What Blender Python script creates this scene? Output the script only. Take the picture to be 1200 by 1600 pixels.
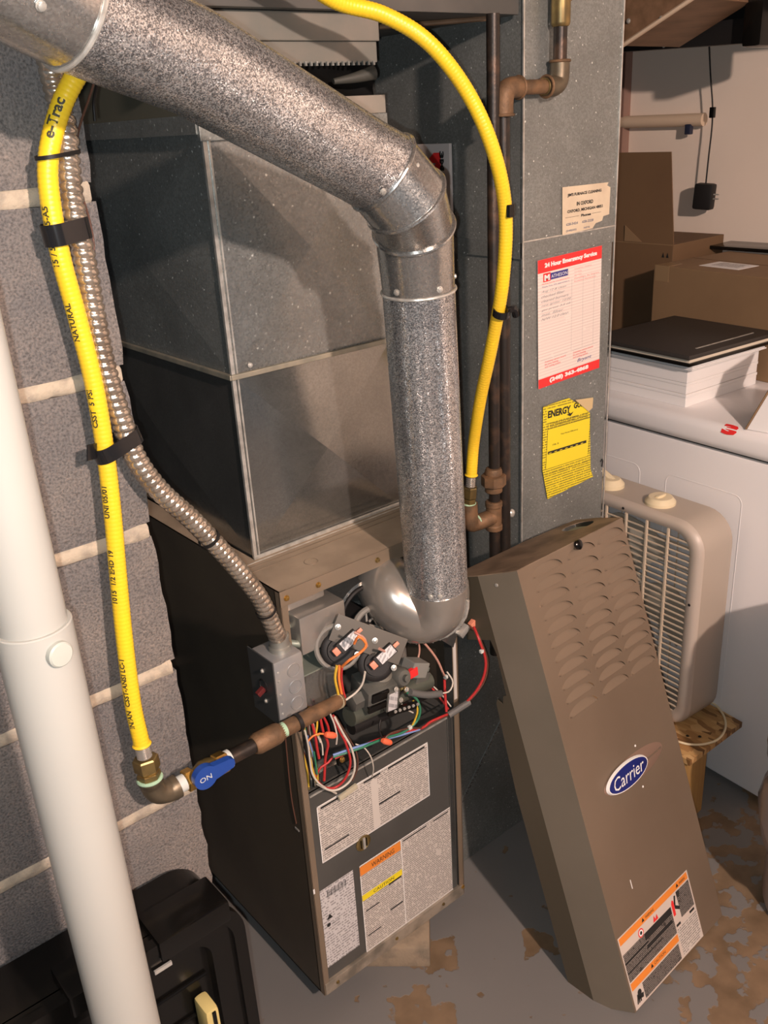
import bpy, bmesh, math, random
from mathutils import Vector, Matrix, Euler, noise
R = random.Random(7)
PI = math.pi
for o in list(bpy.data.objects): bpy.data.objects.remove(o)
scn = bpy.context.scene
COL = scn.collection
V = Vector

# ---------------------------------------------------------------- camera, world, light, exposure
CAM = V((-0.626, -1.047, 1.533))
cd = bpy.data.cameras.new('camera'); cam = bpy.data.objects.new('camera', cd); COL.objects.link(cam)
cam.location = CAM; cam.rotation_euler = Euler((1.166, 0.0555, -0.697), 'XYZ')
cd.sensor_fit = 'VERTICAL'; cd.sensor_height = 24; cd.lens = 1430 / 1600 * 24; cd.clip_start = 0.02
scn.camera = cam
w = bpy.data.worlds.new('world'); scn.world = w; w.use_nodes = True
w.node_tree.nodes['Background'].inputs[0].default_value = (0.55, 0.62, 0.72, 1)
w.node_tree.nodes['Background'].inputs[1].default_value = 0.22
scn.view_settings.view_transform = 'Standard'; scn.view_settings.look = 'None'
scn.view_settings.exposure = 0.0; scn.view_settings.gamma = 1; scn.view_settings.use_curve_mapping = False
def point_light(name, loc, e, col, r):
    l = bpy.data.lights.new(name, 'POINT'); l.energy = e; l.color = col; l.shadow_soft_size = r
    o = bpy.data.objects.new(name, l); COL.objects.link(o); o.location = loc; return o
point_light('ceiling_bulb_light', (-0.30, -2.30, 2.18), 285, (1.0, 0.78, 0.67), 0.04)
Mc = Euler((1.166, 0.0555, -0.697), 'XYZ').to_matrix()
point_light('phone_flash_light', CAM + Mc @ V((-0.016, -0.012, 0.0)), 26, (0.92, 0.98, 1.0), 0.004)

# ---------------------------------------------------------------- materials
MATS = {}
def nt(name):
    m = bpy.data.materials.new(name); m.use_nodes = True; t = m.node_tree
    return m, t, t.nodes['Principled BSDF']
def N(t, kind, **kw):
    n = t.nodes.new(kind)
    for k, v in kw.items():
        if k in n.inputs: n.inputs[k].default_value = v
        else: setattr(n, k, v)
    return n
def c4(c): return (c[0], c[1], c[2], 1)
def ramp(t, stops, src):
    r = t.nodes.new('ShaderNodeValToRGB'); e = r.color_ramp.elements
    e[0].position = stops[0][0]; e[0].color = c4(stops[0][1]); e[1].position = stops[-1][0]; e[1].color = c4(stops[-1][1])
    for p, c in stops[1:-1]:
        q = e.new(p); q.color = c4(c)
    t.links.new(src, r.inputs[0]); return r.outputs[0]
def mix(t, f, a, b):
    m = t.nodes.new('ShaderNodeMix'); m.data_type = 'RGBA'
    for s, v in ((0, f), (6, a), (7, b)):
        if hasattr(v, 'links') or hasattr(v, 'is_linked'): t.links.new(v, m.inputs[s])
        else: m.inputs[s].default_value = v if s == 0 else c4(v)
    return m.outputs[2]
def g(x): return x
def mat(name, col, rough=0.5, metal=0.0, col2=None, scale=20, lo=0.4, hi=0.65, bump=0, bscale=200, spec=0.5, trans=0, alpha=1, detail=4):
    if name in MATS: return MATS[name]
    m, t, b = nt(name); MATS[name] = m
    b.inputs['Base Color'].default_value = c4(col); b.inputs['Roughness'].default_value = rough
    b.inputs['Metallic'].default_value = metal; b.inputs['Specular IOR Level'].default_value = spec
    b.inputs['Transmission Weight'].default_value = trans; b.inputs['Alpha'].default_value = alpha
    tc = t.nodes.new('ShaderNodeTexCoord')
    if col2:
        n = N(t, 'ShaderNodeTexNoise', Scale=scale, Detail=detail); t.links.new(tc.outputs['Object'], n.inputs['Vector'])
        t.links.new(ramp(t, [(lo, col), (hi, col2)], n.outputs['Fac']), b.inputs['Base Color'])
    if bump:
        n2 = N(t, 'ShaderNodeTexNoise', Scale=bscale, Detail=3); t.links.new(tc.outputs['Object'], n2.inputs['Vector'])
        bp = N(t, 'ShaderNodeBump', Strength=bump, Distance=0.002); t.links.new(n2.outputs['Fac'], bp.inputs['Height'])
        t.links.new(bp.outputs[0], b.inputs['Normal'])
    return m
def galv(name, dark, light, scale, rough, flecks=0.0, metal=0.85, bump=0.25, contrast=(0.2, 0.8)):
    m, t, b = nt(name); MATS[name] = m
    tc = t.nodes.new('ShaderNodeTexCoord')
    v = N(t, 'ShaderNodeTexVoronoi', Scale=scale); t.links.new(tc.outputs['Object'], v.inputs['Vector'])
    sx = t.nodes.new('ShaderNodeSeparateColor'); t.links.new(v.outputs['Color'], sx.inputs[0])
    base = ramp(t, [(contrast[0], dark), (contrast[1], light)], sx.outputs[0])
    n = N(t, 'ShaderNodeTexNoise', Scale=9.0, Detail=5); t.links.new(tc.outputs['Object'], n.inputs['Vector'])
    base = mix(t, ramp(t, [(0.35, (0, 0, 0)), (0.75, (0.55, 0.55, 0.55))], n.outputs['Fac']), base, tuple(0.62 * x for x in dark))
    if flecks:
        v2 = N(t, 'ShaderNodeTexVoronoi', Scale=scale * 0.30); t.links.new(tc.outputs['Object'], v2.inputs['Vector'])
        n3 = N(t, 'ShaderNodeTexNoise', Scale=scale * 0.5, Detail=2); t.links.new(tc.outputs['Object'], n3.inputs['Vector'])
        fl = ramp(t, [(0.16, (1, 1, 1)), (0.27, (0, 0, 0))], v2.outputs['Distance'])
        f3 = ramp(t, [(0.56, (0, 0, 0)), (0.68, (flecks, flecks, flecks))], n3.outputs['Fac'])
        mm = N(t, 'ShaderNodeMix', data_type='RGBA', blend_type='MULTIPLY'); mm.inputs[0].default_value = 1
        t.links.new(fl, mm.inputs[6]); t.links.new(f3, mm.inputs[7])
        base = mix(t, mm.outputs[2], base, (0.9, 0.92, 0.88))
    t.links.new(base, b.inputs['Base Color'])
    b.inputs['Metallic'].default_value = metal
    t.links.new(ramp(t, [(0, (rough * 0.75,) * 3), (1, (min(1, rough * 1.3),) * 3)], sx.outputs[1]), b.inputs['Roughness'])
    if bump:
        bp = N(t, 'ShaderNodeBump', Strength=bump, Distance=0.0015); t.links.new(sx.outputs[2], bp.inputs['Height'])
        t.links.new(bp.outputs[0], b.inputs['Normal'])
    return m
def printed(name, base, ink, rows, x_scale=260, cover=0.55, amount=0.8):
    """paper with rows of illegible small print"""
    m, t, b = nt(name); MATS[name] = m
    tc = t.nodes.new('ShaderNodeTexCoord'); sp = t.nodes.new('ShaderNodeSeparateXYZ'); t.links.new(tc.outputs['Object'], sp.inputs[0])
    def M(op, a, b_=None):
        n = t.nodes.new('ShaderNodeMath'); n.operation = op
        for i, v in enumerate((a, b_)):
            if v is None: continue
            if isinstance(v, (int, float)): n.inputs[i].default_value = v
            else: t.links.new(v, n.inputs[i])
        return n.outputs[0]
    row = M('MULTIPLY', sp.outputs[1], rows); fr = M('FRACT', row); fl = M('FLOOR', row)
    inrow = M('LESS_THAN', fr, 0.5)
    cx = t.nodes.new('ShaderNodeCombineXYZ'); t.links.new(M('MULTIPLY', sp.outputs[0], x_scale), cx.inputs[0]); t.links.new(M('MULTIPLY', fl, 7.31), cx.inputs[1])
    n = N(t, 'ShaderNodeTexNoise', Scale=1.0, Detail=1); t.links.new(cx.outputs[0], n.inputs['Vector'])
    on = M('GREATER_THAN', n.outputs['Fac'], 1 - cover)
    n9 = N(t, 'ShaderNodeTexNoise', Scale=28.0, Detail=2); t.links.new(tc.outputs['Object'], n9.inputs['Vector'])
    para = M('GREATER_THAN', n9.outputs['Fac'], 0.34)
    f = M('MULTIPLY', M('MULTIPLY', M('MULTIPLY', inrow, on), para), amount)
    t.links.new(mix(t, f, base, ink), b.inputs['Base Color']); b.inputs['Roughness'].default_value = 0.5
    return m

GALV_D = galv('galvanized_duct', (0.205, 0.215, 0.205), (0.265, 0.28, 0.268), 380, 0.40, flecks=0.9, metal=0.4, bump=0.05)
GALV_P = galv('galvanized_plenum', (0.24, 0.245, 0.235), (0.31, 0.32, 0.31), 380, 0.30, flecks=1.0, metal=0.6, bump=0.06)
GALV_S = galv('satin_galvanized', (0.30, 0.305, 0.29), (0.35, 0.355, 0.34), 400, 0.17, metal=0.85, bump=0.015)
GALV_V = galv('spangled_vent_steel', (0.20, 0.205, 0.215), (0.97, 0.97, 0.97), 850, 0.27, metal=0.82, bump=0.45, contrast=(0.2, 0.9))
GALV_V2 = galv('smooth_vent_steel', (0.40, 0.395, 0.38), (0.55, 0.55, 0.53), 520, 0.22, metal=0.85, bump=0.12)
STEEL = mat('satin_steel', (0.40, 0.37, 0.33), 0.24, 0.68, (0.52, 0.49, 0.45), 12)
SEAM = mat('bright_seam_steel', (0.68, 0.66, 0.61), 0.30, 0.55, (0.46, 0.44, 0.40), 60)
BOXST = mat('junction_box_steel', (0.32, 0.33, 0.34), 0.40, 0.45, (0.40, 0.38, 0.36), 30, bump=0.1)
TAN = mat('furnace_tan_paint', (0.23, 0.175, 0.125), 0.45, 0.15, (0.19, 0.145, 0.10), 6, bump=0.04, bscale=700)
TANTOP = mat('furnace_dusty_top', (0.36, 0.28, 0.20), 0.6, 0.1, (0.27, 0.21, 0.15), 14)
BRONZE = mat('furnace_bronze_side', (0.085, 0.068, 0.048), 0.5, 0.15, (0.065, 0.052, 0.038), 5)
DOORM = mat('door_bronze_paint', (0.205, 0.155, 0.110), 0.42, 0.25, (0.18, 0.134, 0.094), 4, bump=0.03, bscale=900)
DOORS = mat('door_side_bronze', (0.20, 0.175, 0.135), 0.42, 0.25, (0.17, 0.15, 0.115), 4)
PANEL = mat('blower_panel_grey', (0.12, 0.118, 0.11), 0.42, 0.4, (0.09, 0.088, 0.082), 5)
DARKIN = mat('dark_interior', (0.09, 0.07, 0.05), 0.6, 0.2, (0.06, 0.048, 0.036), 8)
GREENG = mat('grey_green_metal', (0.27, 0.30, 0.25), 0.5, 0.4, (0.20, 0.23, 0.20), 10)
BLACKP = mat('black_plastic', (0.005, 0.0045, 0.004), 0.20, spec=0.35)
BLACKS = mat('black_satin', (0.013, 0.012, 0.012), 0.5, spec=0.3)
RUBBER = mat('grey_rubber', (0.20, 0.19, 0.17), 0.6)
YELLOW = mat('yellow_hose_jacket', (0.92, 0.62, 0.02), 0.38, 0, (0.86, 0.55, 0.03), 9)
BRASS = mat('brass', (0.72, 0.42, 0.10), 0.28, 0.9, (0.42, 0.27, 0.09), 40)
BRASSD = mat('dull_brass', (0.32, 0.23, 0.09), 0.38, 0.8, (0.20, 0.15, 0.07), 40)
IRONR = mat('rusty_iron_fitting', (0.22, 0.125, 0.065), 0.6, 0.35, (0.13, 0.08, 0.045), 50, bump=0.3, bscale=300)
IRONB = mat('black_iron_pipe', (0.035, 0.028, 0.024), 0.4, 0.5, (0.10, 0.06, 0.04), 30, lo=0.5, hi=0.72, bump=0.15)
IRONG = mat('dull_iron_elbow', (0.17, 0.135, 0.09), 0.45, 0.6, (0.12, 0.10, 0.07), 40)
TAPEW = mat('white_thread_tape', (0.62, 0.64, 0.60), 0.6)
DOPE = mat('green_pipe_dope', (0.36, 0.55, 0.38), 0.7)
BLUE = mat('blue_vinyl', (0.015, 0.06, 0.30), 0.35)
PVC = mat('grey_white_pvc', (0.43, 0.425, 0.39), 0.36, 0, (0.40, 0.395, 0.36), 3)
PVCW = mat('pvc_plug', (0.44, 0.45, 0.40), 0.35)
def blockmat():
    m, t, b = nt('concrete_block'); tc = t.nodes.new('ShaderNodeTexCoord')
    n = N(t, 'ShaderNodeTexNoise', Scale=7.0, Detail=3); t.links.new(tc.outputs['Object'], n.inputs['Vector'])
    f = N(t, 'ShaderNodeTexNoise', Scale=330.0, Detail=4); t.links.new(tc.outputs['Object'], f.inputs['Vector'])
    a = ramp(t, [(0.38, (0.130, 0.124, 0.125)), (0.62, (0.192, 0.172, 0.158))], n.outputs['Fac'])
    s = ramp(t, [(0.30, (0.55, 0.55, 0.55)), (0.5, (1, 1, 1)), (0.72, (1.4, 1.35, 1.3))], f.outputs['Fac'])
    mm = N(t, 'ShaderNodeMix', data_type='RGBA', blend_type='MULTIPLY'); mm.inputs[0].default_value = 1
    t.links.new(a, mm.inputs[6]); t.links.new(s, mm.inputs[7]); t.links.new(mm.outputs[2], b.inputs['Base Color'])
    b.inputs['Roughness'].default_value = 0.9
    bp = N(t, 'ShaderNodeBump', Strength=0.8, Distance=0.003); t.links.new(f.outputs['Fac'], bp.inputs['Height']); t.links.new(bp.outputs[0], b.inputs['Normal'])
    return m
BLOCK = blockmat()
MORTAR = mat('mortar', (0.50, 0.42, 0.32), 0.9, 0, (0.34, 0.29, 0.23), 60, bump=0.6, bscale=260)
def floormat():
    m, t, b = nt('painted_concrete_floor'); tc = t.nodes.new('ShaderNodeTexCoord')
    def nz(s, d=6): 
        n = N(t, 'ShaderNodeTexNoise', Scale=s, Detail=d); t.links.new(tc.outputs['Object'], n.inputs['Vector']); return n.outputs['Fac']
    paint = ramp(t, [(0.35, (0.150, 0.148, 0.145)), (0.7, (0.178, 0.172, 0.165))], nz(3, 3))
    bare = ramp(t, [(0.3, (0.125, 0.085, 0.048)), (0.6, (0.205, 0.140, 0.085))], nz(16))
    # worn patches keep to places on the floor
    mask = None
    for (x, y, r) in ((0.90, -0.60, 0.62), (0.13, -0.12, 0.09), (0.24, -0.04, 0.07), (0.55, -0.50, 0.09), (0.42, -0.16, 0.05)):
        d = N(t, 'ShaderNodeVectorMath', operation='DISTANCE'); t.links.new(tc.outputs['Object'], d.inputs[0]); d.inputs[1].default_value = (x, y, 0)
        k = N(t, 'ShaderNodeMapRange'); t.links.new(d.outputs['Value'], k.inputs[0]); k.inputs[1].default_value = r; k.inputs[2].default_value = r * 0.45; k.inputs[3].default_value = 0; k.inputs[4].default_value = 0.25
        if mask is None: mask = k.outputs[0]
        else:
            q = N(t, 'ShaderNodeMath', operation='MAXIMUM'); t.links.new(mask, q.inputs[0]); t.links.new(k.outputs[0], q.inputs[1]); mask = q.outputs[0]
    s = N(t, 'ShaderNodeMath', operation='ADD'); t.links.new(nz(23, 7), s.inputs[0]); t.links.new(mask, s.inputs[1])
    f = ramp(t, [(0.675, (0, 0, 0)), (0.70, (1, 1, 1))], s.outputs[0])
    t.links.new(mix(t, f, paint, bare), b.inputs['Base Color']); b.inputs['Roughness'].default_value = 0.55
    bp = N(t, 'ShaderNodeBump', Strength=0.4, Distance=0.002, invert=True); t.links.new(f, bp.inputs['Height']); t.links.new(bp.outputs[0], b.inputs['Normal'])
    return m
FLOORM = floormat()
WHITEW = mat('white_painted_wall', (0.84, 0.71, 0.60), 0.7, 0, (0.80, 0.67, 0.56), 3)
WASHM = mat('white_enamel', (0.82, 0.80, 0.80), 0.28, 0, (0.80, 0.78, 0.78), 2)
WHITEP = mat('white_card', (0.82, 0.80, 0.79), 0.6)
CARD = mat('brown_cardboard', (0.25, 0.155, 0.08), 0.75, 0, (0.22, 0.135, 0.07), 5, bump=0.05)
CARDD = mat('dark_brown_cardboard', (0.155, 0.088, 0.042), 0.75, 0, (0.135, 0.075, 0.036), 5)
FANB = mat('fan_beige_casing', (0.42, 0.36, 0.30), 0.4)
FANG = mat('fan_cream_grille', (0.62, 0.52, 0.40), 0.45)
CREAM = mat('cream_plastic', (0.78, 0.66, 0.44), 0.4)
BLADE = mat('fan_blade_plastic', (0.36, 0.34, 0.29), 0.35)
def osbmat():
    m, t, b = nt('oriented_strand_board'); tc = t.nodes.new('ShaderNodeTexCoord')
    w1 = N(t, 'ShaderNodeTexNoise', Scale=30.0, Detail=2); t.links.new(tc.outputs['Object'], w1.inputs['Vector'])
    mx = N(t, 'ShaderNodeMix', data_type='RGBA'); mx.inputs[0].default_value = 0.008; t.links.new(tc.outputs['Object'], mx.inputs[6]); t.links.new(w1.outputs['Color'], mx.inputs[7])
    mp = N(t, 'ShaderNodeMapping'); mp.inputs['Scale'].default_value = (95, 30, 40); mp.inputs['Rotation'].default_value = (0, 0, 0.5); t.links.new(mx.outputs[2], mp.inputs[0])
    v = N(t, 'ShaderNodeTexVoronoi', Scale=1.0); t.links.new(mp.outputs[0], v.inputs['Vector'])
    sx = t.nodes.new('ShaderNodeSeparateColor'); t.links.new(v.outputs['Color'], sx.inputs[0])
    t.links.new(ramp(t, [(0.0, (0.16, 0.075, 0.025)), (0.35, (0.36, 0.19, 0.07)), (0.75, (0.52, 0.31, 0.12)), (1.0, (0.62, 0.40, 0.18))], sx.outputs[0]), b.inputs['Base Color'])
    b.inputs['Roughness'].default_value = 0.6; return m
OSB = osbmat()
def woodmat(name, a, c, sc=(2, 60, 60)):
    m, t, b = nt(name); tc = t.nodes.new('ShaderNodeTexCoord'); mp = N(t, 'ShaderNodeMapping'); mp.inputs['Scale'].default_value = sc; t.links.new(tc.outputs['Object'], mp.inputs[0])
    n = N(t, 'ShaderNodeTexNoise', Scale=1.0, Detail=4); t.links.new(mp.outputs[0], n.inputs['Vector'])
    t.links.new(ramp(t, [(0.35, a), (0.65, c)], n.outputs['Fac']), b.inputs['Base Color']); b.inputs['Roughness'].default_value = 0.6; return m
WOODY = woodmat('yellow_pine', (0.42, 0.26, 0.09), (0.32, 0.18, 0.06), (60, 60, 4))
JOIST = woodmat('brown_joist', (0.22, 0.125, 0.07), (0.15, 0.085, 0.045), (6, 40, 40))
DOWEL = mat('pale_wood_rod', (0.66, 0.50, 0.36), 0.6)
REDP = mat('red_print', (0.80, 0.03, 0.03), 0.5)
WHITET = mat('white_print', (0.85, 0.84, 0.82), 0.5)
BLACKT = mat('black_print', (0.015, 0.015, 0.015), 0.6)
GREYT = mat('grey_ink', (0.25, 0.24, 0.26), 0.6)
BLUET = mat('navy_print', (0.03, 0.03, 0.22), 0.5)
ORANGET = mat('orange_print', (0.80, 0.25, 0.035), 0.5)
YELT = mat('yellow_label', (0.88, 0.70, 0.02), 0.5)
PAPER = printed('service_form_paper', (0.82, 0.72, 0.66), (0.62, 0.48, 0.45), 170, 20, 0.85, 0.35)
OLDP = mat('old_cream_sticker', (0.70, 0.58, 0.42), 0.6, 0, (0.62, 0.50, 0.36), 20)
TEXTP = printed('label_small_print', (0.62, 0.57, 0.52), (0.10, 0.09, 0.085), 215, 330, 0.58, 0.72)
TEXTP2 = printed('rating_plate_print', (0.60, 0.58, 0.58), (0.16, 0.15, 0.16), 160, 260, 0.52, 0.7)
TEXTB = printed('reversed_small_print', (0.03, 0.027, 0.025), (0.40, 0.36, 0.32), 300, 420, 0.60, 0.6)
TEXTY = printed('yellow_label_print', (0.88, 0.70, 0.02), (0.12, 0.10, 0.02), 190, 330, 0.60, 0.75)
SWL = printed('tiny_label_print', (0.62, 0.60, 0.60), (0.15, 0.15, 0.16), 300, 400, 0.55, 0.6)
WIRES = {'red': mat('red_wire', (0.45, 0.03, 0.03), 0.4), 'white': mat('white_wire', (0.62, 0.56, 0.48), 0.4), 'yellow': mat('yellow_wire', (0.62, 0.40, 0.04), 0.4),
         'green': mat('green_wire', (0.03, 0.18, 0.10), 0.4), 'blue': mat('blue_wire', (0.18, 0.28, 0.55), 0.4), 'black': BLACKS,
         'brown': mat('brown_wire', (0.10, 0.045, 0.03), 0.4), 'orange': mat('orange_wire', (0.80, 0.22, 0.05), 0.4), 'pink': mat('pink_wire', (0.50, 0.26, 0.20), 0.4), 'grey': mat('grey_sleeve', (0.12, 0.12, 0.115), 0.6)}
ORC = mat('orange_connector', (0.72, 0.26, 0.16), 0.5)
NUT = mat('orange_wire_nut', (0.85, 0.16, 0.07), 0.45)
GREYPL = mat('grey_casting', (0.135, 0.135, 0.12), 0.5, 0.3, (0.10, 0.10, 0.09), 30)
CLEARP = mat('clear_plastic_film', (0.80, 0.70, 0.66), 0.2, trans=0.6)

# ---------------------------------------------------------------- helpers
WM = {}
def reg(o, parent, M): WM[o] = M
def empty(name, loc=(0, 0, 0), label=None, cat=None, group=None, M=None):
    o = bpy.data.objects.new(name, None); COL.objects.link(o); o.empty_display_size = 0.05
    M = M or Matrix.Translation(V(loc)); o.matrix_world = M; WM[o] = M
    if label: o['label'] = label
    if cat: o['category'] = cat
    if group: o['group'] = group
    return o
def tag(o, label=None, cat=None, group=None, kind=None):
    if label: o['label'] = label
    if cat: o['category'] = cat
    if group: o['group'] = group
    if kind: o['kind'] = kind
    return o
class MB:
    """collects geometry for ONE mesh; coordinates are world ones, or the parent's own when local=True"""
    def __init__(s): s.v = []; s.f = []
    def add(s, vs, fs):
        n = len(s.v); s.v += [V(p) for p in vs]; s.f += [[i + n for i in f] for f in fs]; return s
    def box(s, lo, hi, M=None, bev=0.0):
        bm = bmesh.new(); bmesh.ops.create_cube(bm, size=1)
        c = [(a + b) / 2 for a, b in zip(lo, hi)]; d = [b - a for a, b in zip(lo, hi)]
        for v in bm.verts: v.co = V((v.co.x * d[0] + c[0], v.co.y * d[1] + c[1], v.co.z * d[2] + c[2]))
        if bev: bmesh.ops.bevel(bm, geom=bm.edges[:], offset=bev, segments=2, affect='EDGES', profile=0.6)
        return s._take(bm, M)
    def _take(s, bm, M=None):
        bm.verts.index_update()
        vs = [(M @ v.co) if M else v.co.copy() for v in bm.verts]; fs = [[v.index for v in f.verts] for f in bm.faces]
        bm.free(); return s.add(vs, fs)
    def tube(s, pts, r, seg=14, caps=True, closed=False, ends=None):
        pts = [V(p) for p in pts]; n = len(pts); rr = r if isinstance(r, (list, tuple)) else [r] * n
        fr = frames(pts, closed, ends); vs = []; fs = []
        for i, p in enumerate(pts):
            t, a, b = fr[i]
            for k in range(seg):
                th = 2 * PI * k / seg; vs.append(p + (a * math.cos(th) + b * math.sin(th)) * rr[i])
        m = n if closed else n - 1
        for i in range(m):
            j = (i + 1) % n
            for k in range(seg):
                k2 = (k + 1) % seg; fs.append([i * seg + k, i * seg + k2, j * seg + k2, j * seg + k])
        if caps and not closed:
            fs.append([k for k in range(seg)][::-1]); fs.append([(n - 1) * seg + k for k in range(seg)])
        return s.add(vs, fs)
    def cyl(s, a, b, r, seg=20, r2=None): return s.tube([a, b], [r, r if r2 is None else r2], seg)
    def ring(s, c, ax, Rr, r, seg=28, sg=8):
        ax = V(ax).normalized(); u = ax.orthogonal().normalized(); v = ax.cross(u); c = V(c)
        return s.tube([c + (u * math.cos(2 * PI * k / seg) + v * math.sin(2 * PI * k / seg)) * Rr for k in range(seg)], r, sg, closed=True)
    def lathe(s, o, ax, prof, seg=24):
        ax = V(ax).normalized(); o = V(o)
        return s.tube2([o + ax * h for r, h in prof], [r for r, h in prof], ax, seg)
    def tube2(s, pts, rr, ax, seg):
        u = ax.orthogonal().normalized(); v = ax.cross(u); vs = []; fs = []
        for p, r in zip(pts, rr):
            for k in range(seg):
                th = 2 * PI * k / seg; vs.append(p + (u * math.cos(th) + v * math.sin(th)) * max(r, 1e-5))
        for i in range(len(pts) - 1):
            for k in range(seg):
                k2 = (k + 1) % seg; fs.append([i * seg + k, i * seg + k2, (i + 1) * seg + k2, (i + 1) * seg + k])
        fs.append(list(range(seg))[::-1]); fs.append([(len(pts) - 1) * seg + k for k in range(seg)])
        return s.add(vs, fs)
    def prism(s, poly, d):
        """closed polygon of 3D points pushed along d"""
        poly = [V(p) for p in poly]; n = len(poly); d = V(d)
        return s.add(poly + [p + d for p in poly], [list(range(n))[::-1], list(range(n, 2 * n))] + [[i, (i + 1) % n, (i + 1) % n + n, i + n] for i in range(n)])
    def build(s, name, m, parent=None, smooth=35, local=False, fix=True):
        me = bpy.data.meshes.new(name); P = WM.get(parent, Matrix.Identity(4)); inv = P.inverted()
        vs = s.v if local else [inv @ p for p in s.v]
        me.from_pydata([tuple(p) for p in vs], [], s.f); me.validate()
        if fix:
            bm = bmesh.new(); bm.from_mesh(me); bmesh.ops.recalc_face_normals(bm, faces=bm.faces[:]); bm.to_mesh(me); bm.free()
        for mm in (m if isinstance(m, (list, tuple)) else [m]): me.materials.append(mm)
        if smooth: 
            me.polygons.foreach_set('use_smooth', [True] * len(me.polygons)); me.set_sharp_from_angle(angle=math.radians(smooth))
        o = bpy.data.objects.new(name, me); COL.objects.link(o)
        if parent: o.parent = parent
        WM[o] = P
        return o
def frames(pts, closed=False, ends=None):
    n = len(pts); out = []; a = None
    for i in range(n):
        p0 = pts[(i - 1) % n] if (closed or i > 0) else pts[i]; p1 = pts[(i + 1) % n] if (closed or i < n - 1) else pts[i]
        t = (p1 - p0)
        if ends and i in (0, n - 1): t = ends[0 if i == 0 else 1]
        t = t.normalized() if t.length > 1e-9 else V((0, 0, 1))
        a = t.orthogonal().normalized() if a is None else (a - t * a.dot(t)).normalized()
        out.append((t, a, t.cross(a)))
    return out
def curve(pts, step=0.006):
    """smooth path through points (Catmull-Rom), evenly resampled"""
    P = [V(p) for p in pts]; P = [P[0] * 2 - P[1]] + P + [P[-1] * 2 - P[-2]]; d = []
    for i in range(1, len(P) - 2):
        a, b, c, e = P[i - 1:i + 3]; k = max(4, int((c - b).length / step) + 1) * 2
        for j in range(k):
            t = j / k; d.append(0.5 * ((2 * b) + (c - a) * t + (2 * a - 5 * b + 4 * c - e) * t * t + (3 * b - a - 3 * c + e) * t ** 3))
    d.append(P[-2]); out = [d[0]]; acc = 0; L = [0]
    for q0, q1 in zip(d, d[1:]): L.append(L[-1] + (q1 - q0).length)
    n = max(2, int(L[-1] / step)); j = 0; out = []
    for i in range(n + 1):
        s_ = L[-1] * i / n
        while j < len(L) - 2 and L[j + 1] < s_: j += 1
        f = (s_ - L[j]) / max(1e-9, L[j + 1] - L[j]); out.append(d[j].lerp(d[j + 1], min(1, f)))
    return out
_FONT = {}
def text_mesh(body, size=0.01, width=None, height=None, bold=0.0, shear=0.0, align='LEFT'):
    cu = bpy.data.curves.new('txt', 'FONT'); cu.body = body; cu.size = size; cu.align_x = align; cu.offset = bold; cu.shear = shear; cu.resolution_u = 2; cu.extrude = 0
    ob = bpy.data.objects.new('txt', cu); COL.objects.link(ob); dg = bpy.context.evaluated_depsgraph_get(); dg.update()
    me = bpy.data.meshes.new_from_object(ob.evaluated_get(dg)); bpy.data.objects.remove(ob)
    vs = [v.co.copy() for v in me.vertices]; fs = [list(p.vertices) for p in me.polygons]; bpy.data.meshes.remove(me)
    if not vs: return vs, fs
    x0 = min(v.x for v in vs); x1 = max(v.x for v in vs); y0 = min(v.y for v in vs); y1 = max(v.y for v in vs)
    if width:
        sx = width / (x1 - x0); sy = (height / (y1 - y0)) if height else sx
        vs = [V(((v.x - x0) * sx, (v.y - y0) * sy, 0)) for v in vs]
    return vs, fs
def text(body, M, m, parent, name='lettering', z=0.0006, **kw):
    vs, fs = text_mesh(body, **kw); b = MB(); b.add([M @ V((v.x, v.y, z)) for v in vs], fs)
    return b.build(name, m, parent, smooth=0, fix=False)
def sticker(name, TL, TR, BR, BL, m, parent, th=0.0005, label=None, out=None, poly=None, snap=None):
    """thin flat sheet with its own frame: x along its lower edge, y up, z out of the surface"""
    TL, TR, BR, BL = map(V, (TL, TR, BR, BL)); x = V(snap) if snap else ((BR - BL) + (TR - TL)).normalized(); z = x.cross(TL - BL).normalized()
    y_ = z.cross(x); w_ = ((BR - BL).length + (TR - TL).length) / 2; h_ = ((TL - BL).dot(y_) + (TR - BR).dot(y_)) / 2; c_ = (TL + TR + BR + BL) / 4
    BL = c_ - x * w_ / 2 - y_ * h_ / 2; BR = BL + x * w_; TL = BL + y_ * h_; TR = BR + y_ * h_
    y = z.cross(x); M = Matrix((x, y, z)).transposed().to_4x4(); M.translation = BL
    inv = M.inverted(); q = [inv @ p for p in ((BL, BR, TR, TL) if poly is None else [V(p) for p in poly])]
    for p in q: p.z = 0.0001
    b = MB(); b.prism(q, (0, 0, th)); o = b.build(name, m, None, smooth=0, local=True)
    o.parent = parent; o.matrix_local = WM[parent].inverted() @ M; WM[o] = M
    if label: o['label'] = label
    return o, M, (BR - BL).length, (TL - BL).dot(y)
def patch(M, x0, y0, x1, y1, m, parent, name, z=0.0008):
    b = MB(); b.add([M @ V(p) for p in ((x0, y0, z), (x1, y0, z), (x1, y1, z), (x0, y1, z))], [[0, 1, 2, 3]])
    # keep the sheet's own frame so that small print runs along it
    o = MB(); o.add([(x0, y0, z), (x1, y0, z), (x1, y1, z), (x0, y1, z)], [[0, 1, 2, 3]]); ob = o.build(name, m, None, smooth=0, local=True, fix=False)
    ob.parent = parent; ob.matrix_local = WM[parent].inverted() @ M; WM[ob] = M; return ob
def wire(pts, col, parent, r=0.0015, name='wire', step=0.006):
    return MB().tube(curve(pts, step), r, 8).build(name, WIRES[col] if isinstance(col, str) else col, parent, smooth=60)
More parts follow.
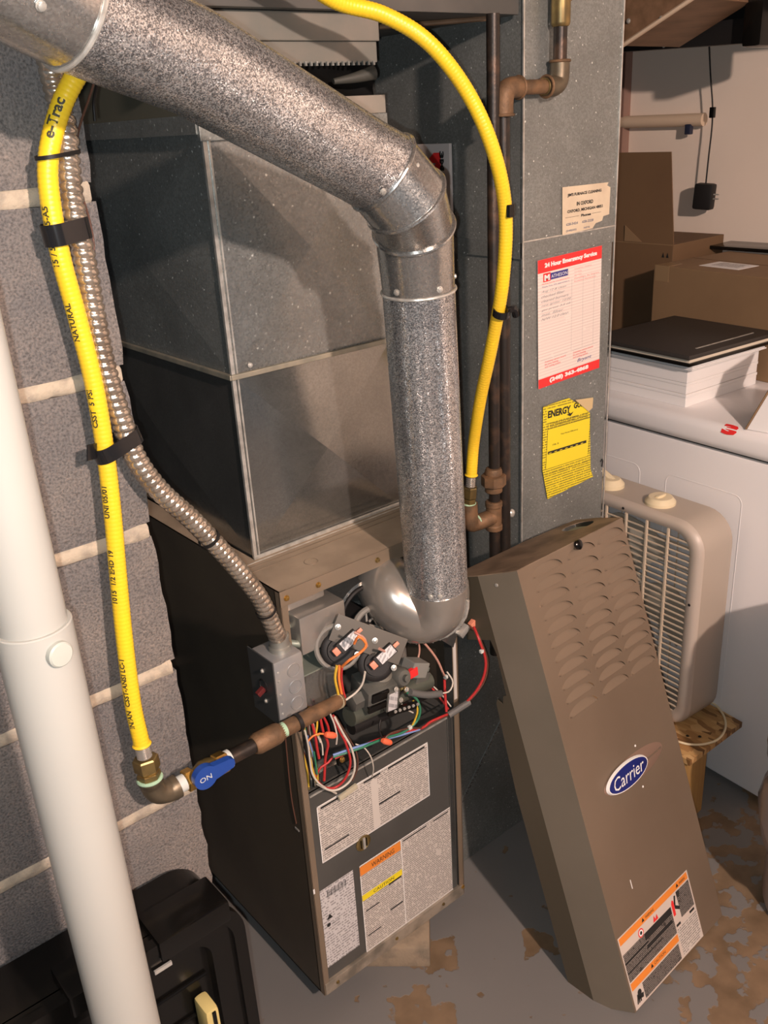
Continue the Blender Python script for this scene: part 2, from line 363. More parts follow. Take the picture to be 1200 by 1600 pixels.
def screw(p, ax, parent, m=None, r=0.0042, name='screw'):
    ax = V(ax).normalized(); b = MB(); b.lathe(p, ax, [(r * 1.35, 0), (r * 1.35, r * .25), (r, r * .3), (r * .92, r * .95), (r * .4, r * 1.15)], 10)
    return b.build(name, m or BRASS, parent)

# ================================================================ THE SETTING
tag(MB().box((-2.5, -3.2, -0.05), (3.0, 2.6, 0)).build('floor', FLOORM, smooth=0), kind='structure')
tag(MB().box((-2.5, -3.2, 2.30), (3.0, 2.6, 2.35)).build('ceiling', JOIST, smooth=0), kind='structure')
tag(MB().box((1.92, -3.2, 0), (2.0, 2.6, 2.3)).build('wall_right', WHITEW, smooth=0), kind='structure')
tag(MB().box((-2.5, 1.6, 0), (1.92, 1.7, 2.3)).build('wall_back', BLOCK, smooth=0), kind='structure')
# block wall on the left: a pier of single blocks with wide mortar beds
wl = MB().box((-1.55, -0.014, 0), (-0.21, 0.16, 2.29)).build('wall_left', MORTAR, smooth=0); tag(wl, kind='structure')
WF = -0.030
def block(x0, x1, z0, z1, ragged, seed):
    nx, nz = (9, 9) if ragged else (3, 3); vs = []; fs = []
    for j in range(nz + 1):
        for i in range(nx + 1):
            x = x0 + (x1 - x0) * i / nx; z = z0 + (z1 - z0) * j / nz
            y = WF + 0.0016 * noise.noise(V((x * 60, z * 60, seed)))
            if i == nx: x += 0.0045 * noise.noise(V((z * 55, seed * 3.1, 4))) ; y += 0.004
            if j in (0, nz): z += 0.0028 * noise.noise(V((x * 90, j, seed * 1.7))); y += 0.0025
            vs.append(V((x, y, z)))
    for j in range(nz):
        for i in range(nx):
            a = j * (nx + 1) + i; fs.append([a, a + 1, a + nx + 2, a + nx + 1])
    bidx = [i for i in range(nx + 1)] + [(j + 1) * (nx + 1) - 1 for j in range(1, nz + 1)] + [nz * (nx + 1) + i for i in range(nx - 1, -1, -1)] + [j * (nx + 1) for j in range(nz - 1, 0, -1)]
    n = len(vs); deep = 0.17 if ragged else 0.02
    for k in bidx: vs.append(V((vs[k].x, WF + deep + 0.02, vs[k].z)))
    for k in range(len(bidx)):
        k2 = (k + 1) % len(bidx); fs.append([bidx[k], n + k, n + k2, bidx[k2]])
    return MB().add(vs, fs).build('block', BLOCK, wl, smooth=50)
Z0 = -0.150
for c in range(0, 12):
    z0 = Z0 + 0.2035 * c; z1 = z0 + 0.2035
    zb0, zb1 = max(0.0, z0 + 0.0095), min(2.28, z1 - 0.0095)
    block(-0.575, -0.190, zb0, zb1, True, c + 1)
    block(-1.17, -0.590, zb0, zb1, False, c + 31)
    if z1 < 2.25:
        n = 46; vs = []; fs = []
        for i in range(n + 1):
            x = -1.17 + (0.98 - 0.006) * i / n
            a = 0.0095 + 0.0035 * noise.noise(V((x * 45, c * 5.0, 1))); b_ = 0.0095 + 0.0035 * noise.noise(V((x * 45, c * 5.0, 9)))
            y = WF + 0.0015 + 0.001 * noise.noise(V((x * 50, c, 3)))
            vs += [V((x, y + 0.004, z1 - a - .001)), V((x, y, z1 - a * 0.7)), V((x, y, z1 + b_ * 0.7)), V((x, y + 0.004, z1 + b_ + .001)), V((x, WF + 0.03, z1))]
        for i in range(n):
            for k in range(3): fs.append([i * 5 + k, i * 5 + 5 + k, i * 5 + 6 + k, i * 5 + 1 + k])
        MB().add(vs, fs).build('mortar_bed', MORTAR, wl, smooth=50)

# ================================================================ FURNACE
fur = empty('furnace', (0, 0, 0.05), 'tall tan gas furnace with its front door off and wiring exposed, standing on bricks', 'furnace')
X1 = 0.361; ZT = 0.896; DEP = 0.70
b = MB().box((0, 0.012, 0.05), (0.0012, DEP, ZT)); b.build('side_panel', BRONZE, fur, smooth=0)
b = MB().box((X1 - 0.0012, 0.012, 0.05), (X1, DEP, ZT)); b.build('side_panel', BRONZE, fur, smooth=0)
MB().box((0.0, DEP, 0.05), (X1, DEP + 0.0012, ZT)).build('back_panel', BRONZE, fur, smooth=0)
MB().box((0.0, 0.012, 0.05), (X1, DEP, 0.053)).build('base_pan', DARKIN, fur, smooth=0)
# front posts with a folded return
for xa, xb, s in ((0, 0.013, 1), (X1 - 0.013, X1, -1)):
    b = MB().box((xa, 0, 0.05), (xb, 0.002, ZT), bev=0.0006); e = xa if s > 0 else xb
    b.box((min(e, e + s * 0.0015), 0, 0.05), (max(e, e + s * 0.0015), 0.014, ZT)); b.build('corner_post', TAN, fur, smooth=0)
    q = xb if s > 0 else xa
    MB().box((min(q, q - s * 0.0015), 0.001, 0.05), (max(q, q - s * .0015), 0.022, ZT - 0.02)).build('post_lip', GALV_S, fur, smooth=0)
# top flange: dusty deck with bent front edge
b = MB().box((0, 0, ZT - 0.0015), (X1, 0.127, ZT)); b.box((0, 0.127, ZT - 0.0015), (0.035, DEP, ZT)); b.box((0.346, 0.127, ZT - 0.0015), (X1, DEP, ZT))
b.build('top_deck', TANTOP, fur, smooth=0)
MB().ring((0.095, 0.050, ZT + 0.0003), (0, 0, 1), 0.011, 0.0007, 24, 6).build('knockout', TAN, fur)
for yy in (0.085, 0.100, 0.112): MB().box((0.004, yy, ZT), (X1 - .004, yy + 0.0018, ZT + 0.0009)).build('deck_crease', SEAM if yy == .112 else TAN, fur, smooth=0)
MB().box((0.0, -0.0015, ZT - 0.026), (X1, 0.001, ZT), bev=0.0006).build('top_rail', TAN, fur, smooth=0)
for x in (0.011, 0.070, 0.188, 0.300): screw((x, -0.0015, ZT - 0.013), (0, -1, 0), fur, BRASSD if x == .188 else BRASS, 0.0036)
# interior shell of the burner compartment
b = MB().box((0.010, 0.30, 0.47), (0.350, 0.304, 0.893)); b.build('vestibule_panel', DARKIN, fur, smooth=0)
MB().box((0.002, 0.014, 0.47), (0.0035, 0.30, 0.893)).build('inner_liner', GREENG, fur, smooth=0)
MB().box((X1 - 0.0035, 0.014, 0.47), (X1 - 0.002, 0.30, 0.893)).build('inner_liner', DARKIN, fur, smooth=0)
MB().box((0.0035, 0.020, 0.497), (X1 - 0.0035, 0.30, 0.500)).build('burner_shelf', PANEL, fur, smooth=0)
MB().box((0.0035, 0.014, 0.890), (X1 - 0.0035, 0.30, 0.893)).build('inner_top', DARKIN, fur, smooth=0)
# blower access panel, slightly recessed
b = MB().box((0.014, 0.004, 0.078), (X1 - 0.014, 0.008, 0.512), bev=0.001)
b.build('blower_panel', PANEL, fur, smooth=0)
MB().box((0.014, 0.004, 0.508), (X1 - 0.014, 0.030, 0.5115)).build('panel_lip', GALV_S, fur, smooth=0)
MB().box((0.016, 0.002, 0.500), (X1 - 0.016, 0.0045, 0.5025)).build('panel_fold', SEAM, fur, smooth=0)
MB().box((X1 - 0.030, 0.0015, 0.080), (X1 - 0.018, 0.005, 0.512), bev=0.001).build('panel_edge', GALV_S, fur, smooth=0)
MB().box((0.003, -0.002, 0.050), (X1 - 0.003, 0.012, 0.077), bev=0.001).build('bottom_rail', mat('scuffed_rail', (0.34, 0.29, 0.23), 0.5, 0.2, (0.17, 0.15, 0.12), 25), fur, smooth=0)
for x in (0.030, 0.175, 0.30): screw((x, -0.002, 0.064), (0, -1, 0), fur, BRASSD, 0.0028)
screw((X1 - 0.006, -0.0005, 0.072), (0, -1, 0), fur, BRASS, 0.004)
# sight glass
sg = MB().lathe((0.118, 0.004, 0.338), (0, -1, 0), [(0.0165, 0), (0.0165, 0.0015), (0.0135, 0.003), (0.0125, 0.0012), (0.0, 0.0012)], 24).build('sight_glass', BRASSD, fur)
MB().box((0.1155, -0.0005, 0.326), (0.1205, 0.0025, 0.350), M=None).build('sight_bar', SEAM, sg, smooth=0)
for a in (-.006, .006): MB().box((0.1175 + a, 0.0, 0.329), (0.1185 + a, 0.0025, 0.347)).build('sight_bar', BLACKP, sg, smooth=0)
FP = 0.0036
l1, M1, w1, h1 = sticker('instruction_label', (0.0313, 0.0036, 0.4704), (0.2826, 0.0036, 0.4759), (0.2794, 0.0036, 0.3439), (0.0235, 0.0036, 0.3556), TEXTP, fur, snap=(1, 0, 0), label='large white operating instructions label')
for (a, c, d, e) in ((0.03, .93, .34, .965), (.62, .93, .97, .965), (.40, .93, .55, .965), (.03, .20, .24, .225), (.52, .40, .72, .43)): patch(M1, a * w1, c * h1, d * w1, e * h1, BLACKT, l1, 'heading_bar')
for yy in (0.0, h1 - .0018): patch(M1, 0, yy, w1, yy + .0018, WHITET, l1, 'border')
for xx in (0.0, w1 - .0018): patch(M1, xx, 0, xx + .0018, h1, WHITET, l1, 'border')
patch(M1, w1 * .46, 0.03 * h1, w1 * .52, .9 * h1, mat('label_blank', (0.62, 0.57, 0.52), 0.5), l1, 'column_gap')
l2, M2, w2, h2 = sticker('lighting_label', (0.1108, 0.0036, 0.2898), (0.3364, 0.0036, 0.2927), (0.3284, 0.0036, 0.0755), (0.0979, 0.0036, 0.0790), TEXTP, fur, snap=(1, 0, 0), label='large white label with orange warning header')
patch(M2, 0, h2 * .885, w2 * .43, h2 * .985, ORANGET, l2, 'warning_header'); text('WARNING', M2 @ Matrix.Translation((w2 * .12, h2 * .905, 0)), BLACKT, l2, z=.0011, width=w2 * .24, height=h2 * .05)
patch(M2, 0, h2 * .60, w2 * .43, h2 * .665, YELT, l2, 'caution_header'); text('CAUTION', M2 @ Matrix.Translation((w2 * .12, h2 * .615, 0)), BLACKT, l2, z=.0011, width=w2 * .22, height=h2 * .033)
for (a, c, d, e) in ((.03, .46, .17, .475), (.28, .58, .42, .60), (.03, .17, .17, .185), (.28, .28, .42, .30), (.46, .955, .72, .97), (.80, .955, .97, .97)): patch(M2, a * w2, c * h2, d * w2, e * h2, BLACKT, l2, 'heading_bar')
for yy in (0.0, h2 - .0018): patch(M2, 0, yy, w2, yy + .0018, WHITET, l2, 'border')
for xx in (0.0, w2 - .0018, w2 * .435): patch(M2, xx, 0, xx + .0018, h2, WHITET, l2, 'border')
l3, M3, w3, h3 = sticker('rating_plate', (0.0159, 0.0036, 0.2946), (0.0916, 0.0036, 0.2906), (0.0875, 0.0036, 0.1037), (0.0145, 0.0036, 0.1118), TEXTP2, fur, snap=(1, 0, 0), label='narrow white rating plate with bar code')
for k in range(16): patch(M3, w3 * (.2 + .036 * k), h3 * .87, w3 * (.2 + .036 * k) + (.0009 if k % 3 else .0017), h3 * .95, BLACKT, l3, 'bar')
b = MB(); b.prism([M3 @ V(p) for p in ((w3 * .12, h3 * .60, .0008), (w3 * .30, h3 * .60, .0008), (w3 * .21, h3 * .66, .0008))], M3.to_3x3() @ V((0, 0, .0003))); b.build('triangle_mark', BLACKT, l3, smooth=0)
MB().lathe(M3 @ V((w3 * .16, h3 * .53, .0007)), M3.to_3x3() @ V((0, 0, 1)), [(0.0042, 0), (0.0042, .0003)], 14).build('round_mark', BLACKT, l3, smooth=0)
text('C US', M3 @ Matrix.Translation((w3 * .28, h3 * .51, 0)), BLACKT, l3, z=.0009, width=w3 * .2, height=h3 * .03)
lr = MB().box((X1 - 0.012, -0.0008, 0.535), (X1 - 0.005, 0.0, 0.655)).build('post_label', TEXTP, fur, smooth=0)
MB().box((0.0005, -0.001, 0.30), (0.0035, 0.0, 0.31)).build('paint_chip', WHITET, fur, smooth=0)
# scratches and bent seam on the side panel
wire([(-0.0008, .030, .62), (-0.0008, .034, .50), (-0.0008, .028, .44)], 'brown', fur, .0012, 'side_crease')
MB().box((-0.0012, 0.022, 0.425), (0, 0.034, 0.429), bev=.0004).build('paint_chip', SEAM, fur, smooth=0)

# ---- burner compartment contents
# inducer housing: sheet metal box, round cowl and dark blower opening
b = MB().box((0.030, 0.000, 0.772), (0.118, 0.085, 0.838), bev=0.003); b.build('inducer_box', STEEL, fur)
MB().box((0.006, 0.02, 0.845), (0.095, 0.12, 0.88), bev=0.004).build('collector_box', STEEL, fur)
b = MB().lathe((0.166, 0.100, 0.790), (0, -1, 0), [(0.056, 0), (0.056, 0.085), (0.050, 0.088), (0.046, 0.084), (0.046, 0.02), (0.0, 0.02)], 32); b.build('inducer_cowl', GALV_S, fur)
MB().ring((0.163, 0.012, 0.792), (0, 1, 0), 0.045, 0.0045, 30).build('cowl_gasket', BLACKS, fur)
MB().ring((0.158, -0.004, 0.776), (0, 1, 0), 0.029, 0.0055, 26).build('motor_ring', RUBBER, fur)
MB().lathe((0.158, 0.05, 0.776), (0, -1, 0), [(0.022, 0), (0.022, .045), (.012, .05), (0, .05)], 20).build('inducer_motor', BLACKS, fur)
for k in range(6):
    a = 2 * PI * k / 6; MB().box((-0.0015, -0.001, 0.006), (0.0015, 0.001, 0.024), Matrix.Translation((0.158, -0.001, 0.776)) @ Matrix.Rotation(a, 4, 'Y')).build('motor_spoke', SEAM, fur, smooth=0)
# silver box left below (transformer housing) with grey green lid
b = MB().box((0.006, 0.000, 0.650), (0.092, 0.085, 0.735), bev=0.002); b.build('transformer_box', GALV_S, fur)
MB().box((0.006, -0.001, 0.735), (0.094, 0.10, 0.7375)).build('box_lid', GREENG, fur, smooth=0)
MB().ring((0.026, 0.030, 0.825), (.2, -1, .1), 0.011, 0.004, 20).build('grommet', GREENG, fur)
wire([(0.010, 0.03, 0.795), (0.030, 0.01, 0.790), (0.055, 0.015, 0.780), (0.07, 0.04, 0.770)], GREENG, fur, .006, 'drain_tube')
MB().box((0.028, 0.035, 0.737), (0.052, 0.060, 0.80)).build('bracket', GREENG, fur, smooth=0)
screw((0.030, -0.001, 0.672), (0, -1, 0), fur, BRASS, 0.0042)
# pressure switch plate, two round switches
pn = V((-0.42, -0.80, 0.38)).normalized(); pu = V((0.80, -0.30, -0.55)); pu = (pu - pn * pu.dot(pn)).normalized(); pv = pn.cross(pu)
PM = Matrix((pu, pv, pn)).transposed().to_4x4(); PM.translation = V((0.1157, -0.0450, 0.7676))
b = MB().box((-0.058, -0.006, -0.002), (0.062, 0.038, 0.0), PM, bev=0.0006); b.build('switch_plate', mat('dull_plate', (0.07, 0.062, 0.05), 0.4, 0.3), fur, smooth=0)
for i, xx in enumerate((-0.033, 0.030)):
    sw = MB().lathe(PM @ V((xx - .002, -.016, -.022)), pn, [(0.024, 0), (0.024, 0.006), (0.029, 0.007), (0.029, 0.016), (0.026, 0.018), (0.020, 0.018), (0.019, 0.022), (0, 0.022)], 28).build('pressure_switch', BLACKS, fur)
    if i == 0: MB().ring(PM @ V((xx - 0.006, -.012, -0.008)), pn, 0.034, 0.0045, 28).build('pale_rim', RUBBER, sw)
    rot = Matrix.Rotation(math.radians(62), 4, 'Z')
    LM = PM @ Matrix.Translation((xx + 0.004, 0.004, 0.0)) @ rot
    MB().box((-0.020, -0.009, 0.0), (0.018, 0.009, 0.014), LM, bev=.001).build('switch_body', BLACKS, sw, smooth=0)
    MB().box((-0.014, -0.0075, 0.014), (0.016, 0.0075, 0.0147), LM).build('switch_label', SWL, sw, smooth=0)
    MB().box((-0.030, -0.006, 0.003), (-0.017, 0.006, 0.012), LM, bev=.0015).build('spade_connector', ORC, sw)
    MB().box((0.017, -0.003, 0.004), (0.028, 0.003, 0.009), LM, bev=.001).build('spade_connector', ORC, sw)
    screw(PM @ V((xx - .018, .018, 0.001)), pn, fur, SEAM, 0.0035)
    screw(PM @ V((xx + .026, -.012, 0.001)), pn, fur, SEAM, 0.0035)
# gas valve and manifold
vx = V((0.1482, -0.0450, 0.6701))
gm = Matrix.Translation(vx) @ Matrix.Rotation(math.radians(-8), 4, 'Z') @ Matrix.Rotation(math.radians(12), 4, 'X')
gv = MB().box((-0.036, -0.012, -0.026), (0.020, 0.045, 0.020), gm, bev=0.003).build('gas_valve', GREYPL, fur)
MB().box((-0.030, -0.016, 0.000), (0.002, -0.008, 0.018), gm, bev=.002).build('valve_rib', BLACKP, gv)
MB().box((-0.036, -0.016, -0.020), (0.000, -0.008, -0.006), gm, bev=.002).build('valve_rib', BLACKP, gv)
MB().box((-0.002, -0.0165, -0.032), (0.022, 0.010, 0.012), gm, bev=.0015).build('valve_head', GREYPL, gv)
MB().box((0.001, -0.0175, -0.030), (0.018, -0.0165, 0.008), gm).build('valve_label', SWL, gv, smooth=0)
MB().lathe(gm @ V((0.034, 0.01, 0.012)), gm.to_3x3() @ V((.2, -1, .5)), [(0.017, -.02), (0.017, .012), (.013, .018), (.006, .019), (.006, .026), (0, .027)], 18).build('regulator', GREYPL, gv)
MB().lathe(gm @ V((0.000, 0.014, 0.028)), (.1, -.5, 1), [(0.020, -.02), (0.020, .006), (.015, .012), (0, .013)], 18).build('valve_cap', mat('valve_cap_grey', (0.22, 0.21, 0.18), 0.5, .4), gv)
MB().lathe(gm @ V((-0.036, 0.012, -0.006)), (-1, 0, 0), [(0.016, 0), (0.016, .02), (0.012, .022), (0, .022)], 6).build('valve_inlet', GREYPL, gv)
for q in ((0.040, -.010, -.004), (.026, -.016, -.016), (.014, -.016, .014)): screw(gm @ V(q), (.1, -1, .3), gv, SEAM, 0.0032)
MB().box((0.012, -0.014, -0.046), (0.070, -0.008, -0.032), gm @ Matrix.Rotation(.15, 4, 'Y'), bev=.001).build('terminal_block', BLACKP, gv, smooth=0)
for k in range(6): MB().cyl(gm @ V((0.018 + .009 * k, -0.016, -0.040 - .001 * k)), gm @ V((0.018 + .009 * k, -0.013, -0.040 - .001 * k)), 0.0028, 8).build('terminal', SEAM, gv)
MB().tube([(0.0939, -0.0200, 0.6365), (0.1729, -0.0150, 0.6267), (0.2773, -0.0100, 0.6178)], 0.017, 16).build('manifold', mat('manifold_paint', (0.09, 0.10, 0.08), 0.5, .3), fur)
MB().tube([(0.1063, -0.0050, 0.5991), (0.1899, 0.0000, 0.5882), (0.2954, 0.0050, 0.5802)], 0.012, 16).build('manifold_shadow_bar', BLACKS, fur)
# right hand clutter: igniter bracket, connectors
cl = V((0.2433, -0.0200, 0.6607)); cm = Matrix.Translation(cl) @ Matrix.Rotation(math.radians(25), 4, 'Y')
MB().box((-0.018, -0.01, -0.014), (0.020, 0.02, 0.014), cm, bev=.002).build('plug_housing', mat('grey_nylon', (0.22, 0.22, 0.20), 0.5), fur, smooth=0)
MB().box((0.006, -0.004, -0.040), (0.036, 0.02, -0.006), cm, bev=.002).build('plug_housing', GREYPL, fur, smooth=0)
MB().box((-0.024, -0.012, -0.004), (-0.006, -0.004, 0.012), cm @ Matrix.Rotation(-.5, 4, 'Y'), bev=.001).build('red_plug', REDP, fur, smooth=0)
MB().box((0.022, 0.005, -0.050), (0.040, 0.03, 0.0), cm, bev=.001).build('mounting_bracket', GREENG, fur, smooth=0)
wire([(0.2055, -0.0450, 0.6425), (0.2409, -0.0450, 0.6202), (0.2750, -0.0450, 0.6063)], 'grey', fur, .0065, 'grey_sleeve')
wire([(0.2750, -0.0450, 0.6063), (0.2965, -0.0450, 0.6013), (0.3049, -0.0450, 0.6174), (0.2965, -0.0400, 0.6389)], 'white', fur)
MB().lathe((0.1987, -0.0400, 0.6484), (-.6, -.3, .6), [(0.006, 0), (0.006, .012), (.004, .013), (.004, .02), (0, .021)], 12).build('brass_orifice', BRASSD, fur)
MB().cyl((0.2449, 0.0300, 0.6502), (0.2473, 0.0350, 0.7125), 0.016, 18).build('hot_surface_tube', STEEL, fur)
MB().cyl((0.2266, 0.0400, 0.7319), (0.2273, 0.0400, 0.6602), 0.012, 16).build('tube', mat('dark_tube', (.09, .085, .075), .5, .4), fur)
# corner bracket with door switch terminal
b = MB(); b.prism([(0.2931, -0.0040, 0.7030), (0.3609, -0.0040, 0.6808), (0.3471, -0.0040, 0.6506)], (0, 0.0015, 0)); b.prism([(0.2931, -0.0040, 0.7030), (0.3609, -0.0040, 0.6808), (0.3931, 0.0300, 0.6530), (0.3362, 0.0300, 0.6890)], (0, 0, 0.0015)); b.build('corner_gusset', GALV_S, fur, smooth=0)
b = MB().box((-.012, -.008, -.006), (.012, .008, .006), Matrix.Translation((0.3686, -0.0060, 0.6784)) @ Matrix.Rotation(-.6, 4, 'Y'), bev=.001); b.build('switch_clip', SEAM, fur)
MB().box((-.007, -.005, -.009), (.007, .005, .009), Matrix.Translation((0.3904, -0.0120, 0.6837)) @ Matrix.Rotation(-.5, 4, 'Y'), bev=.0015).build('spade_connector', ORC, fur)
# wiring
FW = [
 ('orange', [(0.0762, -0.0750, 0.8072), (0.0783, -0.0850, 0.8229), (0.0878, -0.0900, 0.8064), (0.0758, -0.0850, 0.7937), (0.0607, -0.0800, 0.7869), (0.0572, -0.0650, 0.7703)], .0022),
 ('pink', [(0.0779, -0.0750, 0.8266), (0.0877, -0.0850, 0.8166), (0.0925, -0.0850, 0.7999)], .0022),
 ('pink', [(0.1232, -0.0750, 0.7775), (0.1468, -0.0700, 0.7555)], .0022),
 ('white', [(0.0964, -0.0700, 0.7453), (0.0934, -0.0650, 0.7230), (0.0833, -0.0600, 0.7087), (0.0660, -0.0550, 0.7003)], .0018),
 ('yellow', [(0.0514, -0.0600, 0.7729), (0.0458, -0.0600, 0.7525), (0.0484, -0.0600, 0.7279), (0.0504, -0.0600, 0.7103)], .0022),
 ('orange', [(0.0561, -0.0600, 0.7708), (0.0529, -0.0600, 0.7491), (0.0545, -0.0600, 0.7273), (0.0567, -0.0600, 0.7097)], .0022),
 ('red', [(0.0621, -0.0580, 0.7648), (0.0604, -0.0560, 0.7437), (0.0619, -0.0560, 0.7194), (0.0645, -0.0560, 0.7063)], .0018),
 ('red', [(0.3742, -0.0300, 0.6926), (0.3666, -0.0500, 0.6780), (0.3769, -0.0550, 0.6358), (0.3731, -0.0550, 0.6037), (0.3596, -0.0500, 0.5762), (0.3412, -0.0400, 0.5525)], .0026),
 ('brown', [(0.3798, -0.0260, 0.6886), (0.3738, -0.0460, 0.6732), (0.3868, -0.0500, 0.6264), (0.3813, -0.0500, 0.5907), (0.3644, -0.0450, 0.5659), (0.3430, -0.0380, 0.5478)], .0020),
 ('red', [(0.3149, -0.0300, 0.5396), (0.2850, -0.0350, 0.5475), (0.2572, -0.0350, 0.5506), (0.2357, -0.0350, 0.5480), (0.1876, -0.0350, 0.5636), (0.1383, -0.0350, 0.5750), (0.0876, -0.0300, 0.5784), (0.0586, -0.0200, 0.5717)], .0024),
 ('brown', [(0.3147, -0.0300, 0.5354), (0.2849, -0.0350, 0.5448), (0.2387, -0.0350, 0.5478), (0.2054, -0.0400, 0.5664), (0.1587, -0.0450, 0.5828), (0.1413, -0.0450, 0.5762)], .0018),
 ('blue', [(0.2303, -0.0360, 0.5486), (0.1864, -0.0360, 0.5594), (0.1374, -0.0360, 0.5734), (0.0917, -0.0340, 0.5836), (0.0554, -0.0200, 0.5799)], .0022),
 ('green', [(0.2026, -0.0400, 0.6414), (0.2189, -0.0450, 0.6230), (0.2262, -0.0450, 0.5957), (0.2188, -0.0420, 0.5739), (0.1907, -0.0400, 0.5660), (0.1482, -0.0400, 0.5751), (0.0965, -0.0360, 0.5796), (0.0551, -0.0200, 0.5762)], .0024),
 ('yellow', [(0.2157, -0.0400, 0.6181), (0.2206, -0.0450, 0.6012), (0.2162, -0.0420, 0.5793), (0.2052, -0.0400, 0.5638)], .0018),
 ('white', [(0.1900, -0.0400, 0.6243), (0.1951, -0.0450, 0.6139), (0.2102, -0.0450, 0.5985)], .0013),
 ('black', [(0.1428, -0.0400, 0.6156), (0.1349, -0.0450, 0.6030), (0.1415, -0.0450, 0.5787)], .0018),
 ('black', [(0.1522, -0.0400, 0.6302), (0.1620, -0.0550, 0.6520), (0.1876, -0.0500, 0.6561)], .0020),
 ('pink', [(0.2638, 0.0000, 0.7073), (0.2807, -0.0050, 0.6854), (0.2959, -0.0150, 0.6541), (0.3054, -0.0200, 0.6228), (0.3111, -0.0200, 0.6067)], .0022),
 ('red', [(0.3080, -0.0200, 0.6081), (0.3037, -0.0250, 0.5812), (0.3008, -0.0300, 0.5480)], .0026),
 ('pink', [(0.2638, 0.0000, 0.7073), (0.2699, 0.0000, 0.6827), (0.2626, -0.0020, 0.6633), (0.2427, -0.0040, 0.6601)], .0018),
 ('red', [(0.2850, -0.0040, 0.6005), (0.3016, -0.0100, 0.5708), (0.3149, -0.0200, 0.5414)], .0020),
 ('white', [(0.2899, -0.0020, 0.5999), (0.3113, -0.0080, 0.5678), (0.3260, -0.0150, 0.5390)], .0014),
 ('white', [(0.0006, -0.0300, 0.6623), (0.0067, -0.0250, 0.6281), (0.0101, -0.0200, 0.5920), (0.0123, -0.0200, 0.5651), (0.0249, -0.0200, 0.5371), (0.0611, -0.0100, 0.4912)], .0018),
 ('yellow', [(0.0120, -0.0180, 0.5962), (0.0155, -0.0160, 0.5675), (0.0206, -0.0160, 0.5425)], .0024),
 ('white', [(0.0503, -0.0300, 0.6699), (0.0569, -0.0300, 0.6455), (0.0597, -0.0300, 0.6215), (0.0604, -0.0250, 0.6019)], .0015),
 ('white', [(0.0582, -0.0300, 0.6597), (0.0688, -0.0340, 0.6252), (0.0813, -0.0360, 0.5903), (0.0875, -0.0340, 0.5507), (0.0799, -0.0300, 0.5221), (0.0611, -0.0250, 0.5112), (0.0425, -0.0200, 0.5150), (0.0214, -0.0160, 0.5380)], .0020),
 ('red', [(0.0573, -0.0280, 0.6616), (0.0656, -0.0300, 0.6285), (0.0732, -0.0340, 0.6013), (0.0804, -0.0320, 0.5600), (0.0713, -0.0280, 0.5298), (0.0557, -0.0200, 0.5140), (0.0368, -0.0160, 0.5212), (0.0221, -0.0140, 0.5430)], .0022),
 ('brown', [(0.0647, -0.0240, 0.6533), (0.0812, -0.0280, 0.6091), (0.0951, -0.0300, 0.5705), (0.0950, -0.0300, 0.5376), (0.0837, -0.0280, 0.5160)], .0016),
 ('red', [(0.0378, -0.0200, 0.6624), (0.0411, -0.0200, 0.6321), (0.0476, -0.0200, 0.6072), (0.0464, -0.0100, 0.5727), (0.0408, -0.0080, 0.5287)], .0024),
 ('red', [(0.0213, -0.0200, 0.6610), (0.0248, -0.0200, 0.6344), (0.0272, -0.0180, 0.6069), (0.0308, -0.0150, 0.5841)], .0024),
 ('red', [(0.0454, -0.0180, 0.6600), (0.0522, -0.0180, 0.6378), (0.0529, -0.0180, 0.6186)], .0022),
 ('red', [(0.0605, -0.0120, 0.5700), (0.0492, -0.0120, 0.5632), (0.0346, -0.0100, 0.5597), (0.0240, -0.0080, 0.5449)], .0020),
 ('yellow', [(0.0321, -0.0200, 0.6678), (0.0302, -0.0200, 0.6502), (0.0247, -0.0220, 0.6356), (0.0311, -0.0260, 0.6394)], .0018),
 ('orange', [(0.0092, -0.0200, 0.6302), (0.0161, -0.0220, 0.6376), (0.0268, -0.0250, 0.6398), (0.0357, -0.0280, 0.6368)], .0016),
 ('white', [(0.0951, -0.0300, 0.5861), (0.1086, -0.0340, 0.5745), (0.1216, -0.0340, 0.5477), (0.1283, -0.0300, 0.5189), (0.1374, -0.0120, 0.4840)], .0012),
 ('green', [(0.0243, -0.0120, 0.5988), (0.0266, -0.0100, 0.5707), (0.0271, -0.0100, 0.5509)], .0018),
 ('blue', [(0.0167, -0.0100, 0.6333), (0.0213, -0.0100, 0.6056), (0.0273, -0.0080, 0.5756)], .0016),
 ('white', [(0.0384, -0.0100, 0.6219), (0.0427, -0.0100, 0.6005), (0.0420, -0.0100, 0.5816)], .0014),
 ('black', [(0.0144, -0.0060, 0.6323), (0.0146, -0.0060, 0.5879), (0.0204, -0.0060, 0.5458)], .0024),
 ('white', [(0.0264, -0.0120, 0.6665), (0.0311, -0.0120, 0.6393), (0.0383, -0.0120, 0.6103)], .0014)]
for c_, p_, r_ in FW: wire(p_, c_, fur, r_)
def nut(p, d):
    d = V(d).normalized(); MB().lathe(p, d, [(0.0035, 0), (.0048, .003), (.0058, .008), (.0052, .020), (.0035, .023), (0, .0235)], 12).build('wire_nut', NUT, fur)
nut((0.0559, -0.0320, 0.6246), V((0.0295, -0.0320, 0.6422)) - V((0.0559, -0.0320, 0.6246)))
nut((0.1362, -0.0500, 0.5829), V((0.1670, -0.0500, 0.5573)) - V((0.1362, -0.0500, 0.5829)))
MB().cyl((0.3015, -0.0340, 0.5414), (0.3473, -0.0420, 0.5518), 0.0062, 10).build('black_sleeve', WIRES['grey'], fur)
for p_ in ((0.3095, -0.0220, 0.6138), (0.3675, -0.0550, 0.6560), (0.2038, -0.0420, 0.5696)): MB().box((-.0035, -.003, -.003), (.0035, .003, .003), Matrix.Translation(p_), bev=.0008).build('wire_clip', TAPEW, fur)
